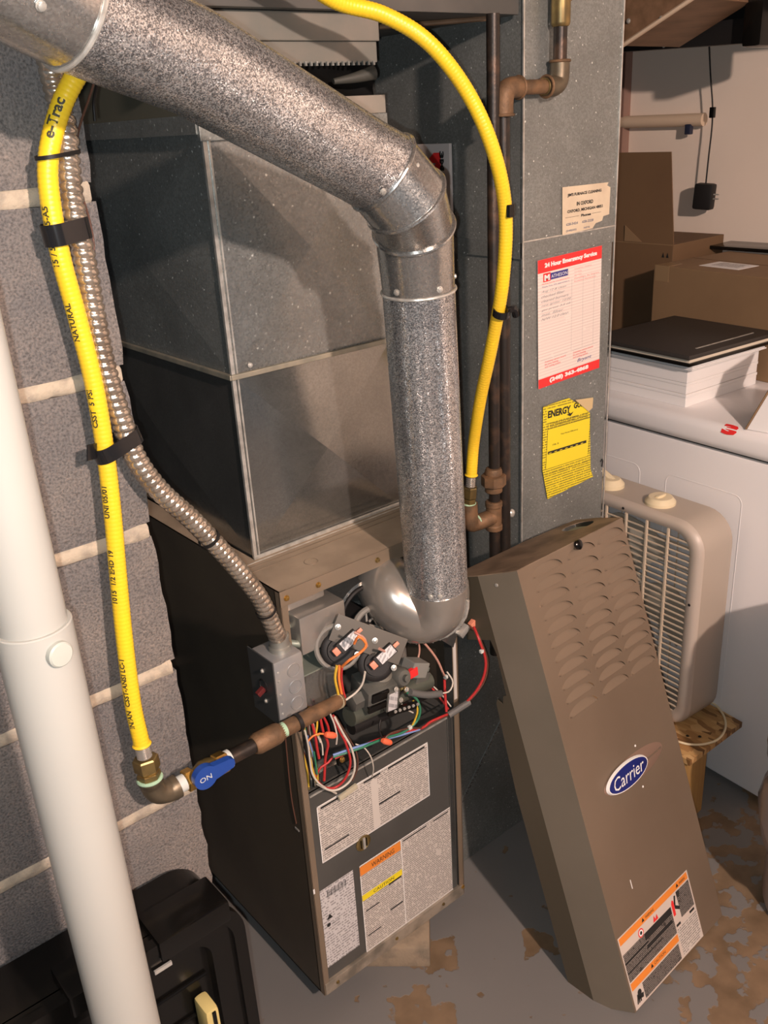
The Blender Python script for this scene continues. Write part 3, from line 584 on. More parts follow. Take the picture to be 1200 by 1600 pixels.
# round motor plate with clip seen through the wires, on the shelf
MB().lathe((0.0842, 0.0300, 0.4880), (0, -1, .7), [(0.040, -.004), (0.040, 0), (0.034, .004), (.010, .006), (0, .006)], 26).build('motor_cover', GALV_S, fur)
MB().box((-.016, -.004, -.008), (.016, .004, .012), Matrix.Translation((0.0887, -0.0040, 0.5473)), bev=.002).build('transformer_foot', BLACKP, fur)
screw((0.0778, -0.0120, 0.5540), (0, -1, .3), fur, BRASS, .004)
MB().box((-.020, -.003, -.005), (.020, .003, .005), Matrix.Translation((0.0876, -0.0060, 0.4759)) @ Matrix.Rotation(-.15, 4, 'Y'), bev=.0015).build('cable_tag', mat('ivory_tag', (.5, .45, .33), .5), fur)
for k in range(9):
    p = V((0.022 + R.random() * .03, 0.01 + R.random() * .02, .50)); wire([p, p + V((R.uniform(-.006, .006), .0, .05)), p + V((R.uniform(-.008, .01), 0.01, .11)), p + V((R.uniform(-.005, .02), 0.02, .17))], R.choice(['red', 'white', 'black', 'green', 'yellow', 'brown']), fur, .0018)

# bricks under the furnace
OLDB = mat('old_brick', (0.30, 0.235, 0.165), 0.9, 0, (0.19, 0.155, 0.115), 30, bump=.5, bscale=150)
def brick(x, y, rz, label, nm='brick'):
    M = Matrix.Translation((x, y, 0)) @ Matrix.Rotation(rz, 4, 'Z'); vs = MB().box((0, -.095, 0), (.20, 0, .0495), bev=.003)
    vs.v = [M @ p for p in vs.v]; o = vs.build(nm, OLDB); tag(o, label, 'brick', 'bricks under the furnace'); return o
brick(0.214, -0.053, PI - 0.742, 'worn grey-tan brick under the front edge of the furnace')
brick(0.02, 0.50, PI / 2, 'brick hidden under the rear left of the furnace'); brick(0.255, 0.50, PI / 2, 'brick hidden under the rear right of the furnace')

# ================================================================ PLENUM above the furnace
pl_ = empty('supply_plenum', (0.19, 0.35, ZT), 'square galvanized supply plenum with cross-broken faces above the furnace', 'plenum')
def crossface(o, u, v, n, W_, H_, nm, m, h=0.009):
    o, u, v, n = V(o), V(u), V(v), V(n); p = [o, o + u * W_, o + u * W_ + v * H_, o + v * H_, o + u * W_ / 2 + v * H_ / 2 + n * h]
    return MB().add(p, [[0, 1, 4], [1, 2, 4], [2, 3, 4], [3, 0, 4]]).build(nm, m, pl_, smooth=0, fix=False)
PX0, PX1, PY0, PY1, ZS, ZP = 0.038, 0.346, 0.125, 0.62, 1.196, 1.535
crossface((PX0, PY0, ZT), (1, 0, 0), (0, 0, 1), (0, -1, 0), PX1 - PX0, ZS - ZT, 'front_sheet', GALV_S)
crossface((PX0, PY0, ZS), (1, 0, 0), (0, 0, 1), (0, -1, 0), PX1 - PX0, ZP - ZS, 'front_sheet', GALV_P)
crossface((PX0, PY1, ZT), (0, -1, 0), (0, 0, 1), (-1, 0, 0), PY1 - PY0, ZS - ZT, 'side_sheet', GALV_S)
crossface((PX0, PY1, ZS), (0, -1, 0), (0, 0, 1), (-1, 0, 0), PY1 - PY0, ZP - ZS, 'side_sheet', GALV_D)
crossface((PX1, PY0, ZT), (0, 1, 0), (0, 0, 1), (1, 0, 0), PY1 - PY0, ZS - ZT, 'side_sheet', GALV_S)
crossface((PX1, PY0, ZS), (0, 1, 0), (0, 0, 1), (1, 0, 0), PY1 - PY0, ZP - ZS, 'side_sheet', GALV_P)
MB().box((PX0, PY1, ZT), (PX1, PY1 + .001, ZP)).build('back_sheet', GALV_P, pl_, smooth=0)
for z0, z1 in ((ZT, ZS), (ZS, ZP)):
    b = MB().box((PX0 - .003, PY0 - .003, z0 + .002), (PX0 + .003, PY0 + .002, z1)); b.box((PX0 + .006, PY0 - .0028, z0 + .002), (PX0 + .0085, PY0 + .001, z1)); b.build('corner_seam', SEAM, pl_, smooth=0)
for (lo, hi) in (((PX0 - .006, PY0 - .008, ZS - .004), (PX1 + .006, PY0 - .001, ZS + .004)), ((PX0 - .008, PY0 - .006, ZS - .004), (PX0 - .001, PY1, ZS + .004))):
    MB().box(lo, hi, bev=.0012).build('slip_joint', mat('dusty_slip', (.40, .36, .28), .5, .5, (.28, .27, .22), 30), pl_, smooth=0)
MB().box((PX0 - .004, PY0 - .005, ZT), (PX1 + .004, PY0 - .001, ZT + .006), bev=.001).build('base_seam', SEAM, pl_, smooth=0)
screw((PX0 + .03, PY0 - .003, ZS + .012), (0, -1, 0), pl_, SEAM, .003)
# collar: lower metal band, black canvas, upper band
b = MB().box((PX0 - .010, PY0 - .010, 1.520), (PX1 + .008, PY0 - .002, 1.543), bev=.001); b.box((PX0 - .012, PY0 - .004, 1.529), (PX0 - .002, PY1, 1.553)); b.build('collar_band', GALV_D, pl_, smooth=0)
b = MB().box((PX0 + .004, PY0 - .012, 1.543), (PX1 + .004, PY0 - .002, 1.568), bev=.001); b.build('collar_band', mat('dull_collar', (.30, .28, .24), .5, .4, (.36, .31, .27), 20), pl_, smooth=0)
b = MB()
nx = 40; vs = []; fs = []
for i in range(nx + 1):
    for j in range(6):
        x = PX0 - .004 + (PX1 - PX0 + .004) * i / nx; z = 1.553 + .062 * j / 5
        vs.append(V((x, PY0 + .002 + .010 * noise.noise(V((x * 22, z * 30, 0))) + .012 * math.sin(PI * j / 5), z)))
for i in range(nx):
    for j in range(5): fs.append([i * 6 + j, (i + 1) * 6 + j, (i + 1) * 6 + j + 1, i * 6 + j + 1])
b.add(vs, fs); b.build('canvas_connector', mat('black_canvas', (.004, .004, .004), .7, spec=.1), pl_, smooth=60, fix=False)
b = MB().box((PX0 - .004, PY0 + .02, 1.535), (PX0 + .002, PY1, 1.62)); b.build('canvas_side', mat('olive_canvas', (.09, .085, .06), .8), pl_, smooth=0)
for z0, z1, o_ in ((1.612, 1.640, .004), (1.640, 1.676, .009)):
    MB().box((PX0 - .03, PY0 - .004 - o_, z0), (PX1 - .006 + o_ * .4, PY0 + .02, z1), bev=.0015).build('upper_band', mat('dull_upper_band', (.19, .19, .17), .5, .4, (.24, .22, .19), 12), pl_, smooth=0)
for k in range(34): MB().box((PX0 - .02 + .0095 * k, PY0 - .010, 1.6085), (PX0 - .016 + .0095 * k, PY0 - .006, 1.614)).build('crimp', GALV_D, pl_, smooth=0)
fb = MB(); fb.tube(curve([(.26, PY0 - .004, 1.588), (.295, PY0 - .010, 1.592), (.328, PY0 - .014, 1.598)]), [.004 + .008 * i / 14 for i in range(len(curve([(.26, PY0 - .004, 1.588), (.295, PY0 - .010, 1.592), (.328, PY0 - .014, 1.598)])))], 12)
fb.build('canvas_fold', mat('grey_canvas_fold', (.045, .045, .038), .6), pl_)

# trunk duct overhead
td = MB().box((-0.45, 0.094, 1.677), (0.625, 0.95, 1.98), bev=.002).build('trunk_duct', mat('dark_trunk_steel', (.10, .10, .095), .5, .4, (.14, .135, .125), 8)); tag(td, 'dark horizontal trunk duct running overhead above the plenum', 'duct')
sm = MB().tube(curve([(.33, .30, 1.674), (.42, .26, 1.672), (.50, .20, 1.673), (.58, .12, 1.674)]), .004, 8).build('trunk_seam', JOIST, td)

# ================================================================ RETURN DUCT
rd = empty('return_duct', (0.75, 0.3, 0), 'tall grey galvanized return duct with service stickers, right of the vent pipe', 'duct')
DY = 0.090; DX0, DX1 = 0.632, 0.893
DZ0, DZM, DZT = 0.60, 1.290, 2.20
MB().box((DX0, DY, DZM), (DX1, 0.62, DZT)).build('upper_section', GALV_D, rd, smooth=0)
MB().box((DX0 + .002, DY + .001, DZ0), (DX1 - .004, 0.62, DZM)).build('lower_section', GALV_D, rd, smooth=0)
b = MB().box((DX0 - .003, DY - .001, 1.291), (DX1 + .003, DY + .004, 1.320), bev=.001); b.box((DX0 - .003, DY - .001, 1.291), (DX0 + .001, .62, 1.320)); b.build('drive_band', GALV_D, rd, smooth=0)
MB().box((DX0 - .001, DY - .0015, 1.3195), (DX1 + .003, DY + .001, 1.3215)).build('band_edge', SEAM, rd, smooth=0)
for x_ in (DX0 - .002, DX1 - .0005): MB().box((x_, DY - .002, DZ0), (x_ + .0025, DY + .001, DZT)).build('corner_seam', SEAM, rd, smooth=0)
# boot at the foot
b = MB().box((0.372, 0.100, 0.0), (0.870, 0.62, 0.62), bev=.002); b.build('return_boot', GALV_D, rd, smooth=0)
MB().box((0.372, 0.26, 0.62), (0.612, 0.62, 0.86), bev=.002).build('boot_shoulder', GALV_D, rd, smooth=0)
b = MB().prism([(0.41, 0.0985, 0.12), (0.415, 0.0985, 0.115), (0.66, 0.0985, 0.41), (0.655, 0.0985, 0.415)], (0, .002, 0)); b.build('boot_crease', GALV_P, rd, smooth=0)
SY = DY + 0.0009
s1, N1, a1, c1 = sticker('service_form', (0.6740, 0.0885, 1.2883), (0.8587, 0.0885, 1.2836), (0.8544, 0.0885, 1.0516), (0.6708, 0.0885, 1.0378), PAPER, rd, label='white service record form with red bands')
patch(N1, 0, c1 * .90, a1, c1, REDP, s1, 'red_band'); patch(N1, 0, 0, a1, c1 * .075, REDP, s1, 'red_band')
T = Matrix.Translation
text('24 Hour Emergency Service', N1 @ T((a1 * .10, c1 * .925, 0)), WHITET, s1, z=.0012, width=a1 * .82, height=c1 * .045, bold=.0006)
text('(248) 363-4868', N1 @ T((a1 * .17, c1 * .018, 0)), WHITET, s1, z=.0012, width=a1 * .64, height=c1 * .045, bold=.0006)
patch(N1, a1 * .09, c1 * .835, a1 * .46, c1 * .885, BLUET, s1, 'logo_plate'); patch(N1, a1 * .08, c1 * .828, a1 * .19, c1 * .893, REDP, s1, 'logo_square', z=.001)
text('M', N1 @ T((a1 * .095, c1 * .836, 0)), WHITET, s1, z=.0013, width=a1 * .08, height=c1 * .045, bold=.0006)
text('ATHESON', N1 @ T((a1 * .20, c1 * .846, 0)), WHITET, s1, z=.0012, width=a1 * .245, height=c1 * .026)
text('Heating and Air Conditioning Inc', N1 @ T((a1 * .06, c1 * .808, 0)), REDP, s1, z=.0009, width=a1 * .42, height=c1 * .012)
text('Thank You, We appreciate it', N1 @ T((a1 * .06, c1 * .785, 0)), BLUET, s1, z=.0009, width=a1 * .42, height=c1 * .012)
for i, (l_, w_) in enumerate((('Aug 12 & clean', .38), ('checked filter', .36), ('cleaned burners', .42), ('new igniter 10/08', .46), ('gas press 3.5 ok', .46), ('inst. filter', .34), ('N/W 12.0 clean', .42))):
    text(l_, N1 @ T((a1 * .05, c1 * (.745 - .035 * i), 0)), GREYT, s1, z=.0009, width=a1 * w_, height=c1 * .020, shear=.4, name='handwriting')
for i, l_ in enumerate(('Complete  Heating', 'Cooling', 'Service', 'Humidifiers  Air Cleaners', 'Preventive Maintenance')):
    text(l_, N1 @ T((a1 * .56, c1 * (.865 - .024 * i), 0)), REDP, s1, z=.0009, width=a1 * .016 * len(l_), height=c1 * .008)
for i in range(2):
    text('Customer service record\nfor your heating\nand cooling system', N1 @ T((a1 * (.10 + .45 * i), c1 * .15, 0)), REDP, s1, z=.0009, width=a1 * .33, height=c1 * .06)
    patch(N1, a1 * (.04 + .48 * i), c1 * .222, a1 * (.46 + .5 * i), c1 * .2235, GREYT, s1, 'rule')
text('Bryant', N1 @ T((a1 * .62, c1 * .105, 0)), BLUET, s1, z=.001, width=a1 * .24, height=c1 * .035, shear=.3)
for k in range(3): patch(N1, a1 * (.52 + .18 * k), c1 * .23, a1 * (.52 + .18 * k) + .0004, c1 * .80, GREYT, s1, 'rule')
for k in range(24): patch(N1, a1 * .04, c1 * (.25 + .0215 * k), a1 * .97, c1 * (.25 + .0215 * k) + .0003, mat('faint_rule', (.62, .45, .42), .6), s1, 'rule')
s2, N2, a2, c2 = sticker('old_sticker', (0.7341, 0.0885, 1.4039), (0.8668, 0.0885, 1.4019), (0.8679, 0.0885, 1.3242), (0.7367, 0.0885, 1.3202), OLDP, rd, label='torn cream furnace cleaning sticker',
    poly=[(0.7367, 0.0885, 1.3202), (0.7860, 0.0885, 1.3215), (0.8236, 0.0885, 1.3231), (0.8327, 0.0885, 1.3315), (0.8517, 0.0885, 1.3341), (0.8551, 0.0885, 1.3419), (0.8726, 0.0885, 1.3437), (0.8732, 0.0885, 1.3922), (0.8633, 0.0885, 1.3965), (0.8668, 0.0885, 1.4019), (0.7341, 0.0885, 1.4039)])
for i, (l_, xx, ww, hh) in enumerate((("JIM'S FURNACE CLEANING", .10, .74, .085), ('IN OXFORD', .30, .36, .085), ('OXFORD, MICHIGAN 48051', .10, .78, .08), ('Phones', .40, .22, .06), ('628-5424     628-2228', .08, .60, .06), ('(248)502         NITE', .08, .52, .055))):
    text(l_, N2 @ T((a2 * xx, c2 * (.78 - .145 * i - (0.06 if i > 0 else 0) + (.03 if i > 2 else 0)), 0)), BLACKT if i < 4 else GREYT, s2, z=.001, width=a2 * ww, height=c2 * hh, bold=.0004)
patch(N2, a2 * .06, c2 * .345, a2 * .36, c2 * .352, BLACKT, s2, 'rule'); patch(N2, a2 * .64, c2 * .345, a2 * .85, c2 * .352, BLACKT, s2, 'rule')
s3, N3, a3, c3 = sticker('energy_guide', (0.6899, 0.0885, 1.0027), (0.8336, 0.0885, 0.9811), (0.8528, 0.0885, 0.8159), (0.6974, 0.0885, 0.8105), TEXTY, rd, label='yellow energy label with a curled corner',
    poly=[(0.7074, 0.0885, 0.8046), (0.8530, 0.0885, 0.8115), (0.8434, 0.0885, 0.8317), (0.8348, 0.0885, 0.9577), (0.8010, 0.0885, 0.9819), (0.7663, 0.0885, 1.0046), (0.6898, 0.0885, 1.0040), (0.6904, 0.0885, 0.8722)])
E0 = N3 @ T((a3 * .03, 0, 0))
def blank(x0_, y0_, x1_, y1_): patch(N3, a3 * x0_, c3 * y0_, a3 * x1_, c3 * y1_, YELT, s3, 'blank_area', z=.0007)
blank(.02, .86, .92, 1.0); blank(.06, .30, .93, .76)
text('ENERGY', N3 @ T((a3 * .04, c3 * .90, 0)), BLACKT, s3, z=.0013, width=a3 * .46, height=c3 * .085, bold=.0004)
text('GUIDE', N3 @ T((a3 * .56, c3 * .93, 0)), BLACKT, s3, z=.0013, width=a3 * .30, height=c3 * .07, bold=.0004)
b = MB(); b.prism([N3 @ V((a3 * p, c3 * q, .0013)) for p, q in ((.44, .90), (.49, .90), (.49, .885), (.56, .90), (.50, .855), (.42, .885), (.47, .888))], N3.to_3x3() @ V((0, 0, .0002))); b.build('arrow', BLACKT, s3, smooth=0)
text('Compare the Energy Efficiency of this\nFurnace with Others Before You Buy.', N3 @ T((a3 * .10, c3 * .785, 0)), BLACKT, s3, z=.0013, width=a3 * .78, height=c3 * .055)
text('This Model Efficiency', N3 @ T((a3 * .32, c3 * .66, 0)), BLACKT, s3, z=.0013, width=a3 * .36, height=c3 * .022)
text('78.5', N3 @ T((a3 * .16, c3 * .565, 0)), BLACKT, s3, z=.0013, width=a3 * .13, height=c3 * .018)
patch(N3, a3 * .08, c3 * .475, a3 * .88, c3 * .508, BLACKT, s3, 'scale_bar', z=.0012)
for k in range(7): patch(N3, a3 * (.10 + .11 * k), c3 * .482, a3 * (.15 + .11 * k), c3 * .490, YELT, s3, 'scale_mark', z=.0014)
for (x0_, y0_, x1_, y1_) in ((.05, .30, .055, .83), (.94, .33, .945, .83), (.05, .30, .94, .304), (.05, .77, .94, .774), (.05, .235, .94, .238)): patch(N3, a3 * x0_, c3 * y0_, a3 * x1_, c3 * y1_, BLACKT, s3, 'rule', z=.0012)
b = MB(); b.prism([V(p) + V((0, -.002, 0)) for p in ((0.7844, 0.0885, 0.9965), (0.8414, 0.0885, 0.9888), (0.8405, 0.0885, 0.9673), (0.8284, 0.0885, 0.9619))], (0, -.0005, 0)); b.build('curled_corner', mat('label_backing', (.62, .47, .25), .6), s3, smooth=0)
for p_ in ((0.8794, 0.0900, 0.8372),): wire([p_, V(p_) + V((.006, -.001, .006)), V(p_) + V((.004, -.001, -.012))], 'black', rd, .0012, 'pen_mark')
# sheet pulled open near the panel top
# filter in plastic leaning on the duct
fl = empty('furnace_filter', (0.60, .40, .862), 'plastic-wrapped furnace filter with red logo behind the vent elbow', 'filter')
MB().box((0.622, 0.262, 0.862), (0.629, 0.60, 1.487), bev=.001).build('filter_sleeve', mat('grey_film', (.58, .54, .53), .3), fl, smooth=0)
FM = Matrix(((0, 0, -1, 0.622), (-1, 0, 0, 0.60), (0, 1, 0, 0.862), (0, 0, 0, 1)))
# big red letters and a small black mark, as on the wrapper
text('3M', FM @ T((.200, .560, 0)), REDP, fl, z=.001, width=.115, height=.05, bold=.0008)
text('3M', FM @ T((.312, .612, 0)) @ Matrix.Rotation(-PI / 2, 4, 'Z'), BLACKT, fl, z=.001, width=.034, height=.012, bold=.0006)
text('3M FILTER', FM @ T((.335, .10, 0)) @ Matrix.Rotation(PI / 2, 4, 'Z'), REDP, fl, z=.001, width=.09, height=.018, bold=.0006)

# ================================================================ VENT PIPE
vp = empty('vent_pipe', (0.256, -0.067, 0.76), 'shiny spangled galvanized vent pipe rising from the furnace and bending left across the top', 'vent pipe')
p0 = V((0.2560, -0.0670, 0.826)); p1 = V((0.2190, -0.0930, 1.316)); RV = 0.0508
r1 = V((0.2041, -0.1053, 1.4008)); r2 = V((0.1627, -0.1386, 1.4398)); r3 = V((0.1392, -0.1249, 1.4738)); pa = V((0.1018, -0.1270, 1.4917)); pb = V((-0.1302, -0.1658, 1.5962))
dd = (pb - pa).normalized(); pj = V((-0.2551, -0.1955, 1.6345)); pe = pj + dd * 0.55
MB().tube([p0, p0.lerp(p1, .5), p1 + (p1 - p0) * 0], RV - .0006, 44).build('lower_section', GALV_V, vp)
ax = (p1 - p0).normalized(); sj = V((0.2162, -0.0987, 1.3288))
def mt(a_, b_, c_): return (b_ - a_).normalized() + (c_ - b_).normalized()
t1, t2, t3 = mt(p1, r1, r2), mt(r1, r2, r3), mt(r2, r3, pa)
MB().tube([p1, r1], [RV - .001, RV + .0015], 44, ends=(ax, t1)).build('elbow_sleeve', GALV_V2, vp)
MB().ring(p1, ax, RV, .0022, 44).build('bead', SEAM, vp)
MB().tube([r1, r2], [RV + .0015, RV + .0025], 44, ends=(t1, t2)).build('elbow_gore', GALV_V2, vp)
MB().tube([r2, r3], [RV + .0025, RV + .0025], 44, ends=(t2, t3)).build('elbow_gore', GALV_V2, vp)
for c_, tt_ in ((r1, t1), (r2, t2), (r3, t3)):
    MB().ring(c_, tt_, RV + .0025, .0030, 44).build('bead', GALV_V2, vp)
MB().tube([r3, pa, pb, pj], [RV + .0020, RV, RV, RV + .0006], 44, ends=(t3, dd)).build('sloping_section', GALV_V, vp)
MB().tube([pj, pj + dd * .03, pe], [RV - .001, RV + .0005, RV + .0005], 44).build('far_section', GALV_V2, vp)
MB().ring(pj, dd, RV + .0003, .0024, 44).build('bead', SEAM, vp)
def onpipe(c, axd, toward, r=RV):
    t_ = V(toward) - c; t_ = (t_ - axd * t_.dot(axd)).normalized(); return c + t_ * r, t_
for c_, px in ((p1 + ax * .010, (0.1613, -0.1081, 1.3458)), (p1 + ax * .010, (0.2093, -0.1441, 1.3502)), (p1 + ax * .012, (0.2659, -0.1193, 1.3509)), (p0 + ax * .022, (0.1223, -0.1655, 0.9298)), (p0 + ax * .022, (0.1558, -0.1959, 0.9231))):
    q, t_ = onpipe(c_, ax, px); screw(q, t_, vp, SEAM, .0034)
for c_, px in ((pa + (r3 - pa) * .25, (0.0282, -0.2232, 1.4501)), (r3, (0.0747, -0.2208, 1.5223)), (pj + dd * .05, (-0.3067, -0.2851, 1.6115))):
    q, t_ = onpipe(c_, dd, px, RV + .001); screw(q, t_, vp, SEAM, .0034)
# stamped elbow at the foot: turns left and back into the inducer outlet
e1 = p0 + ax * 0.012
EP = curve([e1, p0 - ax * .012, V((0.2548, -0.0600, 0.7975)), V((0.2449, -0.0450, 0.7824)), V((0.2273, -0.0300, 0.7883)), V((0.2133, -0.0120, 0.8062)), V((0.2141, 0.0120, 0.8257)), V((0.2322, 0.0450, 0.8300))], .008)
EP = [p + V((0, 0, 0)) for p in EP]
nE = len(EP); MB().tube(EP, [RV + .001 + .001 * math.sin(PI * i / (nE - 1)) - (.010 * max(0, (i / (nE - 1) - .80)) / .20) for i in range(nE)], 44).build('outlet_elbow', STEEL, vp, smooth=60)
# crimped outer seam on the elbow
fr = frames(EP); cen = sum(EP, V()) / nE
sp = []
for i in range(2, nE - 6):
    t_, a_, b_ = fr[i]; outd = (EP[i] - V((0.235, -.02, .86))); outd = (outd - t_ * outd.dot(t_)).normalized(); sp.append(EP[i] + outd * (RV + .0028))
MB().tube(sp, .003, 8).build('crimped_seam', SEAM, vp)
for i in range(0, len(sp) - 1):
    for f_ in (.0, .5): 
        q = sp[i].lerp(sp[i + 1], f_); MB().box((-.0012, -.0012, -.0045), (.0012, .0012, .0045), T(q)).build('crimp', GALV_V2, vp, smooth=0)

# ================================================================ GAS HOSE
HP = [(-0.2763, -0.0800, 0.8123), (-0.2762, -0.0760, 0.8724), (-0.2689, -0.0700, 0.9606), (-0.2601, -0.0660, 1.0449), (-0.2517, -0.0640, 1.1260), (-0.2459, -0.0620, 1.2039), (-0.2448, -0.0620, 1.2796), (-0.2493, -0.0620, 1.3521), (-0.2558, -0.0640, 1.4208), (-0.2551, -0.0640, 1.4846), (-0.2485, -0.0660, 1.5209), (-0.2309, -0.0680, 1.5588), (-0.2133, -0.0700, 1.5845), (-0.1903, -0.0720, 1.6102),
      (-0.150, -0.070, 1.66), (-0.06, -0.055, 1.72), (0.03, -0.03, 1.735), (0.10, 0.0, 1.715), (0.1861, 0.0119, 1.6776), (0.2524, -0.0094, 1.6591), (0.3018, -0.0405, 1.6235), (0.3529, -0.0596, 1.5612), (0.3879, -0.0736, 1.4850), (0.4221, -0.0646, 1.3988), (0.4334, -0.0481, 1.2929), (0.4488, -0.0086, 1.1841), (0.4659, 0.0350, 1.0853), (0.4844, 0.0727, 0.9904), (0.4830, 0.0796, 0.9246)]
gh = empty('gas_hose', HP[0], 'yellow corrugated gas hose looping from the block wall across the ceiling to the right pipe', 'hose')
hc = curve(HP, .0017); L_ = len(hc)
MB().tube(hc, [.0103 + (.0004 if i % 3 == 0 else 0) for i in range(L_)], 16).build('hose_jacket', YELLOW, gh, smooth=60)
def on_hose(body, s0, size, phi0, path, r, rev=False):
    vs, fs = text_mesh(body, size=size, bold=size * .03); fr_ = frames(path); st = (path[1] - path[0]).length; out = []
    for v in vs:
        s_ = (s0 + v.x) / st; i = max(0, min(len(path) - 2, int(s_))); f = s_ - i; P_ = path[i].lerp(path[i + 1], f); t_, a_, b_ = fr_[i]
        view = (CAM - P_); view = (view - t_ * view.dot(t_)).normalized(); side = view.cross(t_)
        ph = phi0 + (v.y - size * .35) / r
        out.append(P_ + (view * math.cos(ph) + side * math.sin(ph)) * r)
    MB().add(out, fs).build('hose_print', mat('hose_print_ink', (.05, .045, .02), .6), gh, smooth=0, fix=False)
for s0, tx in ((.03, 'IN/AN  CSST-ANSI LC-1'), (.20, '1015  1/2 EHD 19'), (.31, 'UNI 05/01'), (.42, 'CSST  5 PSI'), (.52, 'NATURAL'), (.60, '15 / 5  #005-A5')):
    on_hose(tx, s0, .0095, .66, hc, .0110)
on_hose('e-Trac', .725, .015, .35, hc, .0110)
# exposed corrugated ends and brass nuts
def corr(a, b_, r, parent, n=7, m=None, nm='corrugated_end'):
    a, b_ = V(a), V(b_); pts = []; rr = []
    for i in range(n * 4 + 1): pts.append(a.lerp(b_, i / (n * 4))); rr.append(r * (1 + .10 * math.cos(2 * PI * i / 4)))
    return MB().tube(pts, rr, 16).build(nm, m or STEEL, parent, smooth=70)
d0 = (hc[0] - hc[8]).normalized(); corr(hc[0], hc[0] + d0 * .022, .0092, gh)
d1 = (hc[-1] - hc[-8]).normalized(); corr(hc[-1], hc[-1] + d1 * .026, .0085, gh)
for c_, d_ in ((hc[1], d0), (hc[-2], d1)): MB().lathe(c_, d_, [(.0108, 0), (.0125, .002), (.0115, .0035), (.010, .004)], 16).build('jacket_lip', YELLOW, gh)
def hexnut(c, d, r, h, m, parent, nm='hex_nut'): return MB().lathe(c, d, [(r * .9, 0), (r, h * .1), (r, h * .9), (r * .9, h)], 6).build(nm, m, parent, smooth=20)
nb = hc[0] + d0 * .020; hexnut(nb, d0, .0170, .020, BRASSD, gh); MB().cyl(nb + d0 * .020, nb + d0 * .023, .0135).build('collar', BRASS, gh); hexnut(nb + d0 * .023, d0, .0155, .009, BRASSD, gh)
nb2 = hc[-1] + d1 * .024; hexnut(nb2, d1, .0135, .022, BRASSD, gh); hexnut(nb2 + d1 * .024, d1, .0125, .010, BRASSD, gh)
# black marks on the right run
for i_, r_ in ((int(L_ * .5 * 0), 0),): pass

# ================================================================ LEFT GAS PIPE RUN to the furnace
gp = empty('gas_pipe_run', (-0.25, -0.075, 0.70), 'rusty gas pipe with elbow and blue valve entering the open furnace front', 'pipe')
EB = nb + d0 * .036
py = -0.078; zp = V((-0.1117, -0.0780, 0.7265)).z
def fit(a, b_, r, m, nm, seg=22): return MB().cyl(a, b_, r, seg).build(nm, m, gp)
elb = curve([nb + d0 * .031, V((-0.2742, -0.0800, 0.7504)), V((-0.2678, -0.0790, 0.7302)), V((-0.2526, -0.0780, 0.7218)), V((-0.2382, -0.0780, 0.7220))], .004)
MB().tube(elb, [.0165 if (i < 3 or i > len(elb) - 4) else .0155 for i in range(len(elb))], 22).build('elbow', IRONG, gp)
MB().ring(nb + d0 * .033, d0, .0150, .0026, 24).build('thread_dope', DOPE, gp)
A_ = V((-0.2382, -0.0780, 0.7220))
pts_ = dict(a=A_, b=V((-0.2274, -0.0780, 0.7223)), c=V((-0.2137, -0.0780, 0.7221)), v0=V((-0.2098, -0.0780, 0.7220)), v1=V((-0.1702, -0.0780, 0.7228)), n1=V((-0.1546, -0.0780, 0.7231)), p1=V((-0.1143, -0.0780, 0.7234)), k0=V((-0.1164, -0.0780, 0.7235)), k1=V((-0.0724, -0.0780, 0.7238)), q1=V((-0.0606, -0.0770, 0.7228)), e=V((-0.0041, -0.0720, 0.7188)), tip=V((0.0528, -0.0600, 0.7092)))
dx = (pts_['e'] - A_).normalized()
MB().cyl(pts_['a'], pts_['b'], .0120).build('thread_tape', TAPEW, gp)
hexnut(pts_['b'], dx, .0160, (pts_['c'] - pts_['b']).length, BRASS, gp, 'valve_hex')
MB().lathe(pts_['c'], dx, [(.011, 0), (.0125, .006), (.0165, .015), (.0165, .026), (.0125, .036), (.0120, .042)], 22).build('valve_body', BRASSD, gp)
hexnut(pts_['v1'] - dx * .010, dx, .0160, .018, BRASS, gp, 'valve_hex'); MB().cyl(pts_['v1'] + dx * .008, pts_['v1'] + dx * .014, .0135).build('thread_tape', TAPEW, gp)
MB().cyl(pts_['v1'] + dx * .010, pts_['k1'], .0107, 22).build('nipple', IRONB, gp)
MB().lathe(pts_['p1'], dx, [(.0125, -.003), (.0145, 0), (.0160, .004), (.0160, .036), (.0145, .042), (.0125, .044)], 24).build('coupling', IRONR, gp)
MB().cyl(pts_['k1'] + dx * .001, pts_['k1'] + dx * .009, .0118).build('thread_dope', DOPE, gp)
MB().tube([pts_['k1'], pts_['e'], pts_['tip']], [.0120, .0118, .0110], 22).build('nipple', IRONR, gp)
MB().cyl(pts_['tip'] - dx * .012, pts_['tip'] - dx * .002, .0122).build('thread_tape', mat('dirty_tape', (.34, .30, .20), .7), gp)
# blue lever
lv = MB(); hcn = V((-0.2070, -0.1040, 0.7326)); fwd = V((0, -1, 0))
LR = Matrix.Translation(hcn)
pr = []
for k in range(19):
    a_ = math.radians(40 + 280 * k / 18); pr.append(V((math.cos(a_) * .0175, 0, math.sin(a_) * .0175)))
pr += [V((.042, 0, -.0085)), V((.045, 0, -.004)), V((.045, 0, .0035)), V((.040, 0, .0075))]
rotY = Matrix.Rotation(math.radians(-4), 4, 'Y')
lv.prism([LR @ rotY @ p for p in pr], (0, .010, 0)); lever = lv.build('valve_lever', BLUE, gp, smooth=30)
MB().cyl(hcn + V((0, .010, 0)), hcn + V((0, .024, 0)), .006).build('valve_stem', BRASSD, gp)
text('ON', LR @ rotY @ Matrix.Rotation(PI / 2, 4, 'X') @ T((-.010, -.004, 0)), TAPEW, lever, z=.0006, width=.018, height=.008)

